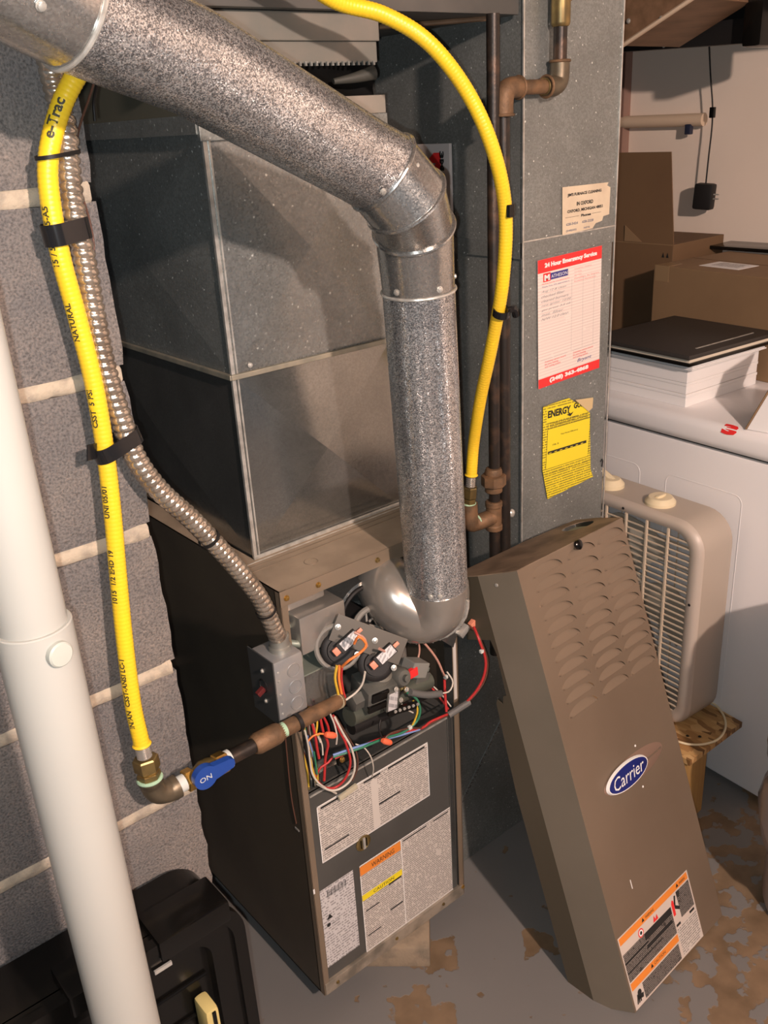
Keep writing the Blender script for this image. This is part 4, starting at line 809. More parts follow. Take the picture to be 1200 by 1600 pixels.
# ================================================================ JUNCTION BOX
jb = empty('junction_box', (-0.03, -0.04, 0.72), 'grey steel junction box with round knockouts on the furnace side below the conduit', 'electrical box')
JX0, JX1, JY0, JY1, JZ0, JZ1 = -0.054, -0.001, -0.050, 0.012, 0.716, 0.818
MB().box((JX0, JY0, JZ0), (JX1, JY1, JZ1), bev=.005).build('box_body', BOXST, jb, smooth=50)
cv = MB().box((JX0 - .0022, JY0 - .003, JZ0 - .004), (JX0, JY1 + .004, JZ1 + .003), bev=.0007).build('cover_plate', mat('dark_cover', (.12, .125, .125), .4, .6), jb, smooth=0)
for k in range(3):
    z_ = JZ1 - .025 - .029 * k; MB().ring((JX1 - .019, JY0 - .0003, z_), (0, 1, 0), .0108, .0010, 26, 6).build('knockout', BOXST, jb)
    MB().lathe((JX1 - .019, JY0, z_), (0, -1, 0), [(.0095, 0), (.0095, .0004), (.004, .0002), (0, .0002)], 20).build('knockout', BOXST, jb)
for z_ in (.80, .785, .762, .745, .728): MB().lathe((JX0 + .007, JY0, z_), (0, -1, 0), [(.0022, 0), (.0015, .0012), (0, .0014)], 8).build('rivet', SEAM, jb)
for z_ in (.795, .742): screw((JX0 - .002, -.022, z_), (-1, 0, 0), cv, SEAM, .0028)
MB().ring((JX0 - .0022, -.020, .768), (1, 0, 0), .0105, .0012, 20, 6).build('switch_collar', BLACKS, cv)
MB().box((-.012, -.004, -.004), (.002, .004, .004), T((JX0 - .004, -.020, .763)) @ Matrix.Rotation(-.5, 4, 'Y'), bev=.001).build('toggle_switch', mat('maroon_toggle', (.12, .02, .02), .4), cv, smooth=0)
MB().lathe((-.022, -.022, JZ1), (0, 0, 1), [(.017, 0), (.017, .006), (.0145, .008), (.0145, .018), (.0155, .019), (.0155, .024), (.013, .026)], 24).build('conduit_connector', mat('zinc_connector', (.40, .40, .36), .4, .7), jb)

# ================================================================ FLEXIBLE CONDUIT
fc = empty('flexible_conduit', (-.022, -.022, JZ1 + .02), 'ribbed steel flexible conduit curving from the junction box up the block wall', 'conduit')
def ribbed(pts, r, pitch, nm, m, parent, seg=18, amp=.0026):
    c_ = curve(pts, pitch / 6); rr = [r + amp * (1 - abs(((i / 6.0) % 1) * 2 - 1) ** 2.0) - amp * .5 for i in range(len(c_))]
    fr_ = frames(c_); vs = []; fs = []; n_ = len(c_)
    for i, p in enumerate(c_):
        t_, a_, b_ = fr_[i]
        for k in range(seg):
            th = 2 * PI * k / seg; phase = ((i / 6.0 + k / seg) % 1); q = abs(phase * 2 - 1)
            vs.append(p + (a_ * math.cos(th) + b_ * math.sin(th)) * (r + amp * (1 - q ** 3) - amp * .3))
    for i in range(n_ - 1):
        for k in range(seg): fs.append([i * seg + k, i * seg + (k + 1) % seg, (i + 1) * seg + (k + 1) % seg, (i + 1) * seg + k])
    return MB().add(vs, fs).build(nm, m, parent, smooth=80)
FLEX = mat('flex_steel', (.60, .52, .43), .22, .82, (.42, .35, .28), 30)
CP = [(-.022, -.022, JZ1 + .022), (-0.0358, -0.0350, 0.8613), (-0.0591, -0.0450, 0.9271), (-0.0981, -0.0520, 0.9987), (-0.1464, -0.0560, 1.0768), (-0.1839, -0.0580, 1.1283), (-0.2079, -0.0580, 1.1767), (-0.2176, -0.0560, 1.2266), (-0.2261, -0.0550, 1.2892), (-0.2280, -0.0550, 1.3476), (-0.2280, -0.0550, 1.4166), (-0.2298, -0.0550, 1.4694), (-0.2267, -0.0550, 1.5134), (-0.2238, -0.0550, 1.5348), (-0.2230, -0.0520, 1.5531)]
ribbed(CP, .0116, .0095, 'conduit_sheath', FLEX, fc)
fc2 = empty('flexible_conduit', (-0.2235, -0.0450, 1.5503), 'short length of ribbed conduit behind the yellow hose at the top left', 'conduit')
ribbed([(-0.2181, -0.0430, 1.5563), (-0.2214, -0.0450, 1.5744), (-0.2236, -0.0460, 1.5980), (-0.2235, -0.0460, 1.6182), (-0.2209, -0.0460, 1.6494), (-0.2144, -0.0460, 1.6937)], .0105, .0080, 'conduit_sheath', FLEX, fc2)
# thermostat wires along the hose
tw = empty('thermostat_wire', (-0.2073, -0.0450, 1.4604), 'thin brown wire hanging beside the ribbed conduit on the block wall', 'wire')
wire([(-0.1659, -0.0300, 1.5983), (-0.1818, -0.0360, 1.5737), (-0.2048, -0.0450, 1.5403), (-0.2124, -0.0450, 1.5157), (-0.2115, -0.0400, 1.4804), (-0.2063, -0.0360, 1.4534), (-0.2062, -0.0360, 1.4229), (-0.2151, -0.0400, 1.3933)], 'brown', tw, .0013, 'wire_sheath')
bw = empty('black_cable', (-0.1640, -0.0200, 1.5928), 'black cable dropping behind the vent pipe beside the plenum', 'cable')
wire([(-0.1187, 0.0600, 1.6139), (-0.1323, 0.0500, 1.5902), (-0.1451, 0.0400, 1.5700), (-0.1474, 0.0400, 1.5499)], 'black', bw, .002, 'cable_sheath')

# ---- ties and tapes
def band(pts, w_, th, m, name, label, cat):
    """flat strap wound round a closed path"""
    pts = [V(p) for p in pts]; n = len(pts); vs = []; fs = []; c = sum(pts, V()) / n
    nrm = (pts[1] - pts[0]).cross(pts[n // 3] - pts[0]).normalized()
    for p in pts:
        o_ = (p - c).normalized()
        vs += [p + nrm * w_ / 2, p + nrm * w_ / 2 + o_ * th, p - nrm * w_ / 2 + o_ * th, p - nrm * w_ / 2]
    for i in range(n):
        j = (i + 1) % n
        for k in range(4): fs.append([i * 4 + k, j * 4 + k, j * 4 + (k + 1) % 4, i * 4 + (k + 1) % 4])
    o = MB().add(vs, fs).build(name, m, None, smooth=50); tag(o, label, cat, 'ties and tapes round the hose, conduit and pipe'); return o
def around(c1_, c2_, r, tang):
    """stadium loop round two parallel tubes"""
    c1_, c2_, tang = V(c1_), V(c2_), V(tang).normalized(); d = (c2_ - c1_); d = (d - tang * d.dot(tang)); L = d.length; d.normalize(); e = tang.cross(d); out = []
    for k in range(13): a = PI / 2 + PI * k / 12; out.append(c1_ + (d * math.cos(a) + e * math.sin(a)) * r)
    for k in range(13): a = -PI / 2 + PI * k / 12; out.append(c1_ + d * L + (d * math.cos(a) + e * math.sin(a)) * r)
    return out
TAPEB = mat('glossy_black_tape', (.012, .012, .013), .18)
tg = V((.08, 0, -1))
band(around(V((-0.2484, -0.0660, 1.5178)), V((-0.2264, -0.0550, 1.5146)), .0140, tg), .004, .001, BLACKS, 'zip_tie', 'thin black twist tie round the yellow hose and conduit at the top', 'tie')
band(around(V((-0.2555, -0.0640, 1.4428)), V((-0.2299, -0.0550, 1.4368)), .0140, tg), .022, .0012, TAPEB, 'electrical_tape', 'wide black tape wrapped round the yellow hose and conduit, upper wrap', 'tape')
tb = band(around(V((-0.2453, -0.0620, 1.1991)), V((-0.2097, -0.0570, 1.1915)), .0138, V((.25, 0, -1))), .018, .0015, TAPEB, 'electrical_tape', 'black tape bundle with a loose end binding hose and conduit, middle of the wall', 'tape')
MB().box((-.016, -.001, -.009), (0, .001, .009), T(V((-0.2578, -0.0660, 1.2042))) @ Matrix.Rotation(.2, 4, 'Y') @ Matrix.Rotation(.5, 4, 'Z'), bev=.0005).build('loose_end', TAPEB, tb, smooth=0)
cdir = (V((-0.1464, -0.0560, 1.0768)) - V((-0.0981, -0.0520, 0.9987))).normalized()
band([V((-0.1273, -0.0535, 1.0452)) + q for q in [(cdir.orthogonal().normalized() * math.cos(2 * PI * k / 20) + cdir.cross(cdir.orthogonal().normalized()) * math.sin(2 * PI * k / 20)) * .0140 for k in range(20)]], .005, .0012, BLACKS, 'zip_tie', 'small black zip tie alone on the sloping conduit', 'tie')
cdir = (V((-0.0591, -0.0450, 0.9271)) - V((-0.0358, -0.0350, 0.8613))).normalized()
band([V((-0.0494, -0.0415, 0.9012)) + q for q in [(cdir.orthogonal().normalized() * math.cos(2 * PI * k / 20) + cdir.cross(cdir.orthogonal().normalized()) * math.sin(2 * PI * k / 20)) * .0140 for k in range(20)]], .003, .0012, BLACKS, 'zip_tie', 'black zip tie on the conduit just above the junction box', 'tie')
band([pts_['q1'] + dx * .022 + V((0, math.cos(2 * PI * k / 20), math.sin(2 * PI * k / 20))) * .0128 for k in range(20)], .006, .0012, BLACKS, 'zip_tie', 'black zip tie round the gas pipe under the junction box', 'tie')

# ================================================================ RIGHT GAS PIPING
rp = empty('iron_gas_pipe', (0.513, 0.05, .7), 'black iron gas pipe with union and tee in front of the return duct', 'pipe')
AX, AY = 0.54, 0.074
def ring_z(x, y, prof, m, nm, par=rp, seg=24): return MB().lathe((x, y, 0), (0, 0, 1), prof, seg).build(nm, m, par, smooth=30)
XA = V((0.5356, 0.0740, 0.8615)).x
MB().cyl((XA, AY, 0.52), (XA + .008, AY, 1.675), .0107, 20).build('pipe', IRONB, rp)
zu = V((0.5360, 0.0740, 0.8979)).z; zt = V((0.5334, 0.0740, 0.8277)).z
ring_z(XA, AY, [(.0145, zu - .022), (.0165, zu - .020), (.0165, zu - .008), (.0175, zu - .007)], IRONR, 'union_lower')
MB().lathe((XA, AY, 0), (0, 0, 1), [(.021, zu - .009), (.0235, zu - .007), (.0235, zu + .012), (.019, zu + .014)], 8).build('union_nut', IRONR, rp, smooth=20)
ring_z(XA, AY, [(.0160, zu + .012), (.0165, zu + .020), (.0145, zu + .026), (.0125, zu + .027)], IRONR, 'union_upper')
ring_z(XA, AY, [(.0145, zt - .030), (.0165, zt - .028), (.0165, zt - .020), (.0150, zt - .018), (.0150, zt + .018), (.0165, zt + .020), (.0165, zt + .028), (.0145, zt + .030)], IRONR, 'tee')
te = V((0.4562, 0.0400, 0.8422))
hb = nb2 + d1 * .034
MB().tube(curve([(XA - .004, AY, zt - .002), (XA - .024, AY + .004, zt - .004), (hb.x + .014, hb.y, zt - .006), (hb.x + .002, hb.y, zt), (hb.x, hb.y, hb.z)], .004), .0155, 20).build('elbow', IRONR, rp)
MB().ring((hb.x + .017, AY + .01, zt - .005), (1, 0, 0), .0150, .0022, 20).build('thread_dope', DOPE, rp)
MB().ring(hb, d1, .0118, .002, 20).build('thread_dope', DOPE, rp)
st = V((XA + .018, AY + .004, zt - .022))
MB().tube([st, st + V((.03, .012, .004)), st + V((.042, .020, .002))], [.004, .0045, .006], 12).build('pipe_strap', SEAM, rp)
MB().lathe(st + V((.046, .012, .002)), (0, -1, .2), [(.008, 0), (.008, .004), (.005, .007), (0, .008)], 14).build('strap_bolt', SEAM, rp)
rp2 = empty('iron_gas_pipe', (.55, .055, .62), 'brown iron pipe dropping from the ceiling through two elbows beside the return duct', 'pipe')
BX, BY = V((0.5619, 0.0700, 1.5344)).x, .070
zc = V((0.6902, 0.0700, 1.5691)).z; TX = V((0.6995, 0.0700, 1.6414)).x
MB().cyl((BX, BY, .55), (BX, BY, zc - .03), .0107, 20).build('pipe', IRONB, rp2)
MB().tube(curve([(BX, BY, zc - .042), (BX, BY, zc - .022), (BX + .004, BY, zc - .006), (BX + .018, BY, zc), (BX + .036, BY, zc)], .004), .0165, 22).build('elbow', IRONR, rp2)
MB().cyl((BX + .034, BY, zc), (TX - .02, BY, zc), .0115, 20).build('nipple', IRONR, rp2)
MB().tube(curve([(TX - .034, BY, zc), (TX - .016, BY, zc), (TX - .003, BY, zc + .007), (TX, BY, zc + .022), (TX, BY, zc + .040)], .004), .0165, 22).build('elbow', IRONG, rp2)
for c_, a_ in (((BX + .036, BY, zc), (1, 0, 0)), ((BX, BY, zc - .040), (0, 0, 1)), ((TX - .034, BY, zc), (1, 0, 0)), ((TX, BY, zc + .038), (0, 0, 1))): MB().ring(c_, a_, .0165, .0024, 24).build('fitting_rim', IRONR, rp2)
MB().ring((TX - .038, BY, zc), (1, 0, 0), .0120, .0018, 20).build('thread_dope', BRASSD, rp2)
zb = V((0.6989, 0.0700, 1.6602)).z
MB().cyl((TX, BY, zc + .03), (TX, BY, zb + .01), .0115, 20).build('nipple', IRONB, rp2)
MB().lathe((TX, BY, 0), (0, 0, 1), [(.0130, zb - .002), (.0150, zb), (.0160, zb + .004), (.0160, zb + .060), (.013, zb + .064)], 22).build('coupling', BRASSD, rp2)
MB().cyl((TX, BY, zb + .05), (TX, BY, 2.0), .0115, 20).build('pipe', IRONB, rp2)
MB().cyl((TX, BY, zb + .035), (TX + .03, BY, zb + .050), .010, 16).build('branch', IRONR, rp2)
zcv = V((0.4400, -0.0388, 1.2432))
hcd = V((.15, .35, -.9))
b2 = band([zcv + q for q in [(hcd.normalized().orthogonal().normalized() * math.cos(2 * PI * k / 20) + hcd.normalized().cross(hcd.normalized().orthogonal().normalized()) * math.sin(2 * PI * k / 20)) * .0118 for k in range(20)]], .012, .002, TAPEB, 'electrical_tape', 'black tape ring with a tail on the right-hand yellow hose', 'tape')
MB().tube(curve([zcv + V((.008, -.004, .001)), zcv + V((.020, -.008, .002)), zcv + V((.027, -.006, -.010))], .004), .0055, 8).build('tape_tail', TAPEB, b2)
b3 = MB().box((-.006, -.003, -.009), (.006, .003, .009), T(V((0.4202, -0.0767, 1.3994))), bev=.001).build('hose_clip', BLACKP, gh, smooth=0)

# ================================================================ PVC PIPE
pv = empty('pvc_drain_pipe', (-.433, -.307, 0), 'grey-white plastic drain pipe standing in front of the block wall, lower left', 'pipe')
PVX, PVY = -.433, -.307
zj = V((-0.4324, -0.3061, 1.1484)).z
ring_z(PVX, PVY, [(.0335, 0), (.0335, zj), (.0325, zj + .001), (.0302, zj + .001)], PVC, 'lower_pipe', pv, 48)
ring_z(PVX, PVY, [(.0298, zj - .02), (.0298, 2.0)], PVC, 'upper_pipe', pv, 48)
vd = (CAM - V((PVX, PVY, zj))); vd.z = 0; vd.normalize(); sd = vd.cross(V((0, 0, 1)))
plug_c = V((PVX, PVY, zj - .018)) + (vd * .9 + sd * -.45).normalized() * .0325
MB().lathe(plug_c, (plug_c - V((PVX, PVY, zj - .018))), [(.0115, 0), (.0115, .005), (.010, .0065), (0, .007)], 24).build('plug', PVCW, pv)
cap_c = V((PVX, PVY, zj + .105)) + (sd * .98 + vd * .2).normalized() * -.0 + (-sd) * -.0305
MB().lathe(cap_c, sd, [(.010, -.003), (.010, .003), (.008, .0045), (0, .005)], 20).build('side_button', PVCW, pv)

# ================================================================ BLACK STORAGE CASE, lower left
bc = empty('storage_case', (-.45, -.08, 0), 'glossy black ribbed plastic case with a cream latch leaning at the block wall', 'case')
CY = -.150; CX0, CX1, CZ = -.86, -.216, .562
def rr_poly(x0, x1, z0, z1, r, y, n=8):
    out = []
    for cx, cz, a0 in ((x1 - r, z0 + .004, -90), (x1 - r, z1 - r, 0), (x0 + r, z1 - r, 90), (x0 + r, z0 + .004, 180)):
        if cz < z0 + r: out.append(V((x1 if a0 == -90 else x0, y, z0))); continue
        for k in range(n + 1): a = math.radians(a0 + 90 * k / n); out.append(V((cx + r * math.cos(a), y, cz + r * math.sin(a))))
    return out
MB().prism(rr_poly(CX0, CX1, 0, CZ, .055, CY + .02), (0, .085, 0)).build('case_body', BLACKP, bc, smooth=40)
def frame_ring(outer, inner, dy):
    n = len(outer); d = V((0, dy, 0)); vs = outer + inner + [p + d for p in outer] + [p + d for p in inner]; fs = []
    for i in range(n):
        j = (i + 1) % n; fs += [[i, j, n + j, n + i], [2 * n + i, 2 * n + j, j, i][::1], [n + i, n + j, 3 * n + j, 3 * n + i]]
    return MB().add(vs, fs)
frame_ring(rr_poly(CX0, CX1, 0, CZ, .055, CY), rr_poly(CX0 + .045, CX1 - .045, .0, CZ - .045, .03, CY), .022).build('rim', BLACKP, bc, smooth=40)
frame_ring(rr_poly(CX0 - .004, CX1 + .006, 0, CZ + .006, .060, CY - .008), rr_poly(CX0 + .012, CX1 - .012, .0, CZ - .012, .05, CY - .008), .014).build('rim', BLACKP, bc, smooth=40)
for k in range(9):
    z_ = .505 - .062 * k
    if z_ > .03: MB().tube([(CX0 + .05, CY + .018, z_), (CX1 - .052, CY + .018, z_)], .0035, 8).build('rib', BLACKP, bc)
for x_, z_ in ((-.275, CZ + .008), (-.395, CZ + .008), (-.64, CZ + .008)):
    MB().box((x_ - .06, CY - .014, z_ - .030), (x_ + .045, CY + .05, z_ + .004), bev=.004).build('lid_lug', BLACKP, bc, smooth=40)
MB().box((-.345, CY - .006, CZ - .042), (-.320, CY - .003, CZ - .036)).build('hinge_pin', SEAM, bc, smooth=0)
lt = V((-0.2833, -0.1720, 0.4096))
MB().box((lt.x - .011, CY - .022, lt.z - .065), (lt.x + .010, CY + .016, lt.z + .008), bev=.007).build('latch', mat('cream_latch', (.62, .50, .20), .3), bc, smooth=50)
MB().box((lt.x - .002, CY - .0235, lt.z - .04), (lt.x + .004, CY - .021, lt.z + .004), bev=.001).build('latch_slot', BLACKP, bc)

# ================================================================ FURNACE DOOR leaning on the return duct
u_ = V((0.99757, 0.06007, -0.03)).normalized(); v_ = V((0.00729, 0.3490, 0.9371)); v_ = (v_ - u_ * v_.dot(u_)).normalized(); n_ = u_.cross(v_)
DM = Matrix((u_, -n_, v_)).transposed().to_4x4(); DM.translation = V((0.413, -0.388, 0.048))
DM.translation = DM.translation - V((0, 0, .033)) 
dr = empty('furnace_door', M=DM, label='brown louvred furnace door with oval logo leaning against the return duct', cat='furnace door')
HD = 0.848; WD = .32
def dbox(lo, hi, nm, m, par=dr, bev=0, sm=0):
    o = MB().box(lo, hi, bev=bev).build(nm, m, par, smooth=sm, local=True); return o
LVX = (.075, .176, .270); LVZ = [.560 + .0262 * k for k in range(11)]
bm = bmesh.new(); loops = [[(0, 0), (WD, 0), (WD, HD), (0, HD)]]
for cx_ in LVX:
    for cz_ in LVZ: loops.append([(cx_ + .0435 * math.cos(PI * k / 14), cz_ + .0185 * math.sin(PI * k / 14)) for k in range(15)])
ed = []
for lp in loops:
    q = [bm.verts.new((x_, 0, z_)) for x_, z_ in lp]; ed += [bm.edges.new((q[i], q[(i + 1) % len(q)])) for i in range(len(q))]
bmesh.ops.triangle_fill(bm, edges=ed, use_beauty=True)
bmesh.ops.recalc_face_normals(bm, faces=bm.faces[:])
if sum(f.normal.y for f in bm.faces) > 0: bmesh.ops.reverse_faces(bm, faces=bm.faces[:])
bb = MB(); bb._take(bm); fsh = bb.build('front_sheet', DOORM, dr, smooth=0, local=True, fix=False)
sol = fsh.modifiers.new('sheet', 'SOLIDIFY'); sol.thickness = .0010; sol.offset = -1
def lprism(poly, d, nm, m, par=dr): return MB().prism(poly, d).build(nm, m, par, smooth=0, local=True)
lprism([(0, 0, 0), (0, 0, HD), (-.020, .076, HD), (-.020, .076, 0)], (.0015, .0006, 0), 'left_bevel', DOORS)
lprism([(WD, 0, 0), (WD, 0, HD), (WD + .020, .076, HD), (WD + .020, .076, 0)], (-.0015, .0006, 0), 'right_bevel', DOORS)
side = [(.076, 0), (.130, 0), (.130, .42), (.117, .605), (.112, .612), (.100, .604), (.094, .620), (.086, .622), (.082, .700), (.088, .728), (.147, .728), (.148, HD), (.076, HD)]
lprism([(-.020, y_, z_) for y_, z_ in side], (.0015, 0, 0), 'side_flange', mat('door_inner_bronze', (.095, .08, .055), .5, .2))
lprism([(WD + .020, y_, z_) for y_, z_ in [(.076, 0), (.130, 0), (.130, HD), (.076, HD)]], (-.0015, 0, 0), 'side_flange', mat('door_inner_bronze', (.095, .08, .055), .5, .2))
# top cap with a round opening near the right back
cap = [(0, 0), (WD, 0), (WD + .02, .076), (WD + .02, .13), (WD - .02, .135), (.20, .148), (-.02, .148), (-.02, .076)]
hole = [(.285 + .036 * math.cos(2 * PI * k / 20), .082 + .030 * math.sin(2 * PI * k / 20)) for k in range(20)]
bm = bmesh.new(); ov = [bm.verts.new((x_, y_, HD)) for x_, y_ in cap]; hv = [bm.verts.new((x_, y_, HD)) for x_, y_ in hole]
ed = [bm.edges.new((ov[i], ov[(i + 1) % len(ov)])) for i in range(len(ov))] + [bm.edges.new((hv[i], hv[(i + 1) % 20])) for i in range(20)]
bmesh.ops.triangle_fill(bm, edges=ed, use_beauty=True); bmesh.ops.solidify(bm, geom=bm.faces[:], thickness=.0015)
bb = MB(); bb._take(bm); bb.build('top_cap', mat('dusty_door_top', (.24, .175, .12), .7, .05, (.13, .09, .06), 16), dr, smooth=0, local=True)
dbox((.272, .052, HD - .03), (.30, .10, HD - .004), 'inner_bracket', GREENG)
MB().lathe((.169, .0, .842), (0, -1, 0), [(.006, 0), (.006, .002), (.0095, .003), (.0095, .007), (.006, .010), (0, .011)], 18).build('door_knob', BLACKP, dr, local=True)
MB().lathe((-.012, .045, HD - .020), (-1, -.26, 0), [(.0035, 0), (.003, .001), (0, .0015)], 10).build('rivet', SEAM, dr, local=True)
# louvres pressed inwards: flush along the straight lower edge, open along the arc
def louvre_mesh():
    n = 14; a, h, d = .0432, .0182, .0062; top = []
    for k in range(n + 1):
        th = PI * k / n; top.append((a * math.cos(th), d * math.sin(th) ** .6, h * math.sin(th)))
    mid = [(x_ * .8, y_ * .62, z_ * .5) for x_, y_, z_ in top]; bot = [(x_ * .95, .0003, 0.0) for x_, y_, z_ in top]
    vs = [V(p) for p in top + mid + bot]; m_ = n + 1; fs = []
    for k in range(n):
        fs.append([k, k + 1, m_ + k + 1, m_ + k]); fs.append([m_ + k, m_ + k + 1, 2 * m_ + k + 1, 2 * m_ + k])
    o = MB().add(vs, fs).build('louvre', DOORM, dr, smooth=0, local=True, fix=False)
    for p in o.data.polygons: p.use_smooth = True
    return o
lo_ = louvre_mesh(); first = True
for cx_ in LVX:
    for cz_ in LVZ:
        o = lo_ if first else lo_.copy()
        if not first: COL.objects.link(o)
        first = False; o.location = (cx_, 0, cz_); WM[o] = DM
# recessed oval grip and logo plate
LCX, LCZ = .140, .401
def oval(cx_, cz_, a, h, n=36): return [(cx_ + a * math.cos(2 * PI * k / n), cz_ + h * math.sin(2 * PI * k / n)) for k in range(n)]
def ring2(c, a0, h0, y0, a1_, h1_, y1_, nm, m, n=36, c2=None):
    c2 = c2 or c; o_ = oval(*c, a0, h0, n); i_ = oval(*c2, a1_, h1_, n); vs = [V((x_, y0, z_)) for x_, z_ in o_] + [V((x_, y1_, z_)) for x_, z_ in i_]
    return MB().add(vs, [[k, (k + 1) % n, n + (k + 1) % n, n + k] for k in range(n)] + [list(range(n, 2 * n))]).build(nm, m, dr, smooth=50, local=True, fix=False)
ring2((.168, .400), .098, .0265, -.0004, .086, .018, -.0030, 'grip_recess', mat('grip_pink_bronze', (.30, .20, .15), .3, .3), c2=(.160, .400))
MB().tube([V((.20, -.0045, .400)), V((.258, -.003, .400))], .0014, 8).build('grip_crease', DOORM, dr, local=True)
lg = ring2((LCX, LCZ), .0665, .0250, -.003, .0640, .0230, -.0075, 'logo_rim', WHITET)
bl = ring2((LCX, LCZ), .0618, .0215, -.0076, .0612, .0210, -.0082, 'logo_plate', mat('logo_navy', (.012, .02, .16), .3))
lvs, lfs = text_mesh('Carrier', width=.098, height=.024, shear=.25, bold=.0)
MB().add([V((LCX - .049 + v.x, -.0088, LCZ - .011 + v.y)) for v in lvs], lfs).build('lettering', WHITET, bl, smooth=0, local=True, fix=False)
for x_, z_, a_ in ((.188, .436, 0), (.180, .356, 0), (.078, .212, .4)):
    h_ = .0035 if a_ == 0 else .009
    MB().lathe((x_, 0, z_), (0, -1, 0), [(.0024, 0), (.002, .0006), (0, .0008)], 10).build('paint_chip', WHITET, dr, local=True) if a_ == 0 else dbox((x_ - .001, -.0008, z_ - h_), (x_ + .001, 0, z_ + h_), 'paint_chip', WHITET, bev=.0004)
# warning label
LBM = DM @ Matrix(((1, 0, 0, .004), (0, 0, -1, -.0004), (0, 1, 0, .002), (0, 0, 0, 1)))
LW, LH = .240, .144
lbo = MB().prism([(0, 0, 0), (LW, 0, 0), (LW, LH, 0), (0, LH, 0)], (0, 0, .0004)).build('warning_label', mat('door_label_white', (.62, .54, .48), .5), None, smooth=0, local=True)
lbo.parent = dr; lbo.matrix_local = DM.inverted() @ LBM; WM[lbo] = LBM; lbo['label'] = 'orange, black and white safety label'
def LP(x0_, y0_, x1_, y1_, m, nm='panel_print', z=.0006): return patch(LBM, x0_ * LW, y0_ * LH, x1_ * LW, y1_ * LH, m, lbo, nm, z)
LP(.01, .89, .985, .985, ORANGET, 'orange_band'); LP(.01, .26, .685, .36, ORANGET, 'orange_band')
LP(.01, .38, .685, .76, TEXTB, 'reversed_text'); LP(.14, .02, .665, .24, TEXTB, 'reversed_text'); LP(.79, .50, .985, .87, TEXTB, 'reversed_text')
LP(.30, .665, .685, .76, BLACKT, 'black_bar', .0008); LP(.30, .55, .66, .60, BLACKT, 'black_bar', .0008); LP(.01, .62, .33, .64, BLACKT, 'black_bar', .0008); LP(.01, .49, .5, .51, BLACKT, 'black_bar', .0008)
LP(.70, .02, .985, .42, TEXTP, 'small_print'); LP(.70, .44, .76, .475, BLACKT, 'black_bar', .0008); LP(.90, .44, .97, .475, BLACKT, 'black_bar', .0008)
for (x_, y_, w_) in ((.36, .915, .12), (.86, .915, .09), (.33, .29, .16)):
    text('WARNING' if y_ > .5 else 'CAUTION', LBM @ T((x_ * LW, y_ * LH, 0)), BLACKT, lbo, z=.0009, width=w_ * LW, height=.04 * LH)
    MB().prism([LBM @ V((q * LW, w * LH, .0008)) for q, w in ((x_ - .05, y_ - .002), (x_ - .015, y_ - .002), (x_ - .0325, y_ + .05))], (0, -.0001, 0)).build('alert_triangle', BLACKT, lbo, smooth=0)
def disc(x_, y_, r, m, nm, z=.0007, seg=18):
    MB().add([LBM @ V((x_ * LW + r * math.cos(2 * PI * k / seg), y_ * LH + r * math.sin(2 * PI * k / seg), z)) for k in range(seg)], [list(range(seg))]).build(nm, m, lbo, smooth=0, fix=False)
disc(.27, .81, .0085, REDP, 'hazard_symbol'); disc(.27, .81, .0062, WHITET, 'hazard_symbol', .0009); disc(.27, .81, .0035, BLACKT, 'hazard_symbol', .0011)
def lpoly(pts, m, nm, z=.0008): MB().add([LBM @ V((x_ * LW, y_ * LH, z)) for x_, y_ in pts], [list(range(len(pts)))]).build(nm, m, lbo, smooth=0, fix=False)
lpoly([(.44, .775), (.51, .775), (.50, .85), (.475, .80), (.46, .86)], REDP, 'flame_symbol')
lpoly([(.70, .60), (.73, .60), (.735, .80), (.715, .82), (.70, .78)], REDP, 'fan_symbol'); lpoly([(.735, .68), (.79, .62), (.80, .66), (.75, .72), (.775, .84), (.755, .85), (.735, .76)], BLACKT, 'hand_symbol')
for k in range(3): lpoly([(.03 + .022 * k, .05), (.045 + .022 * k, .05), (.07 + .012 * k, .16), (.05 + .015 * k, .17)], BLACKT, 'hand_symbol')
disc(.085, .17, .006, BLACKT, 'hand_symbol', .0009); lpoly([(.05, .10), (.12, .07), (.13, .13), (.07, .15)], BLACKT, 'hand_symbol')

# ================================================================ WASHER
wr = math.atan(.066)
def WMtx(x, y, z=0): return Matrix.Translation((x, y, z)) @ Matrix.Rotation(-wr, 4, 'Z')
WO = WMtx(1.111 - .066 * .262, -.262)
ws = empty('washing_machine', M=WO, label='white enamel washing machine with cartons and papers stacked on its lid', cat='washer')
def wb(lo, hi, nm, m, bev=0, sm=45): return MB().box(lo, hi, bev=bev).build(nm, m, ws, smooth=sm, local=True)
body = wb((0, 0, 0.012), (.70, .72, .832), 'cabinet', WASHM, .008)
for x_, y_ in ((.05, .05), (.65, .05), (.05, .67), (.65, .67)): MB().lathe((x_, y_, 0), (0, 0, 1), [(.02, 0), (.02, .014)], 12).build('foot', BLACKS, ws, local=True)
wb((.010, .006, .8315), (.69, .714, .8365), 'seam_gap', BLACKS, 0, 0)
pf = []
lid = MB().box((-.010, -.010, .8365), (.71, .73, .895), bev=.019); lid.build('lid', WASHM, ws, smooth=60, local=True)
def embo(y0, y1, z0, z1, r=.02):
    pts = []
    for cy, cz, a0 in ((y1 - r, z0 + r, -90), (y1 - r, z1 - r, 0), (y0 + r, z1 - r, 90), (y0 + r, z0 + r, 180)):
        for k in range(6): a = math.radians(a0 + 18 * k); pts.append((-.0002, cy + r * math.cos(a), cz + r * math.sin(a)))
    MB().tube([V(p) for p in pts], .0008, 6, closed=True).build('embossed_outline', WASHM, ws, local=True)
embo(.145, .345, .10, .745); embo(.42, .70, .10, .745)
# red mark on the lid edge
tv, tf = text_mesh('3', width=.036, height=.026, bold=.0007)
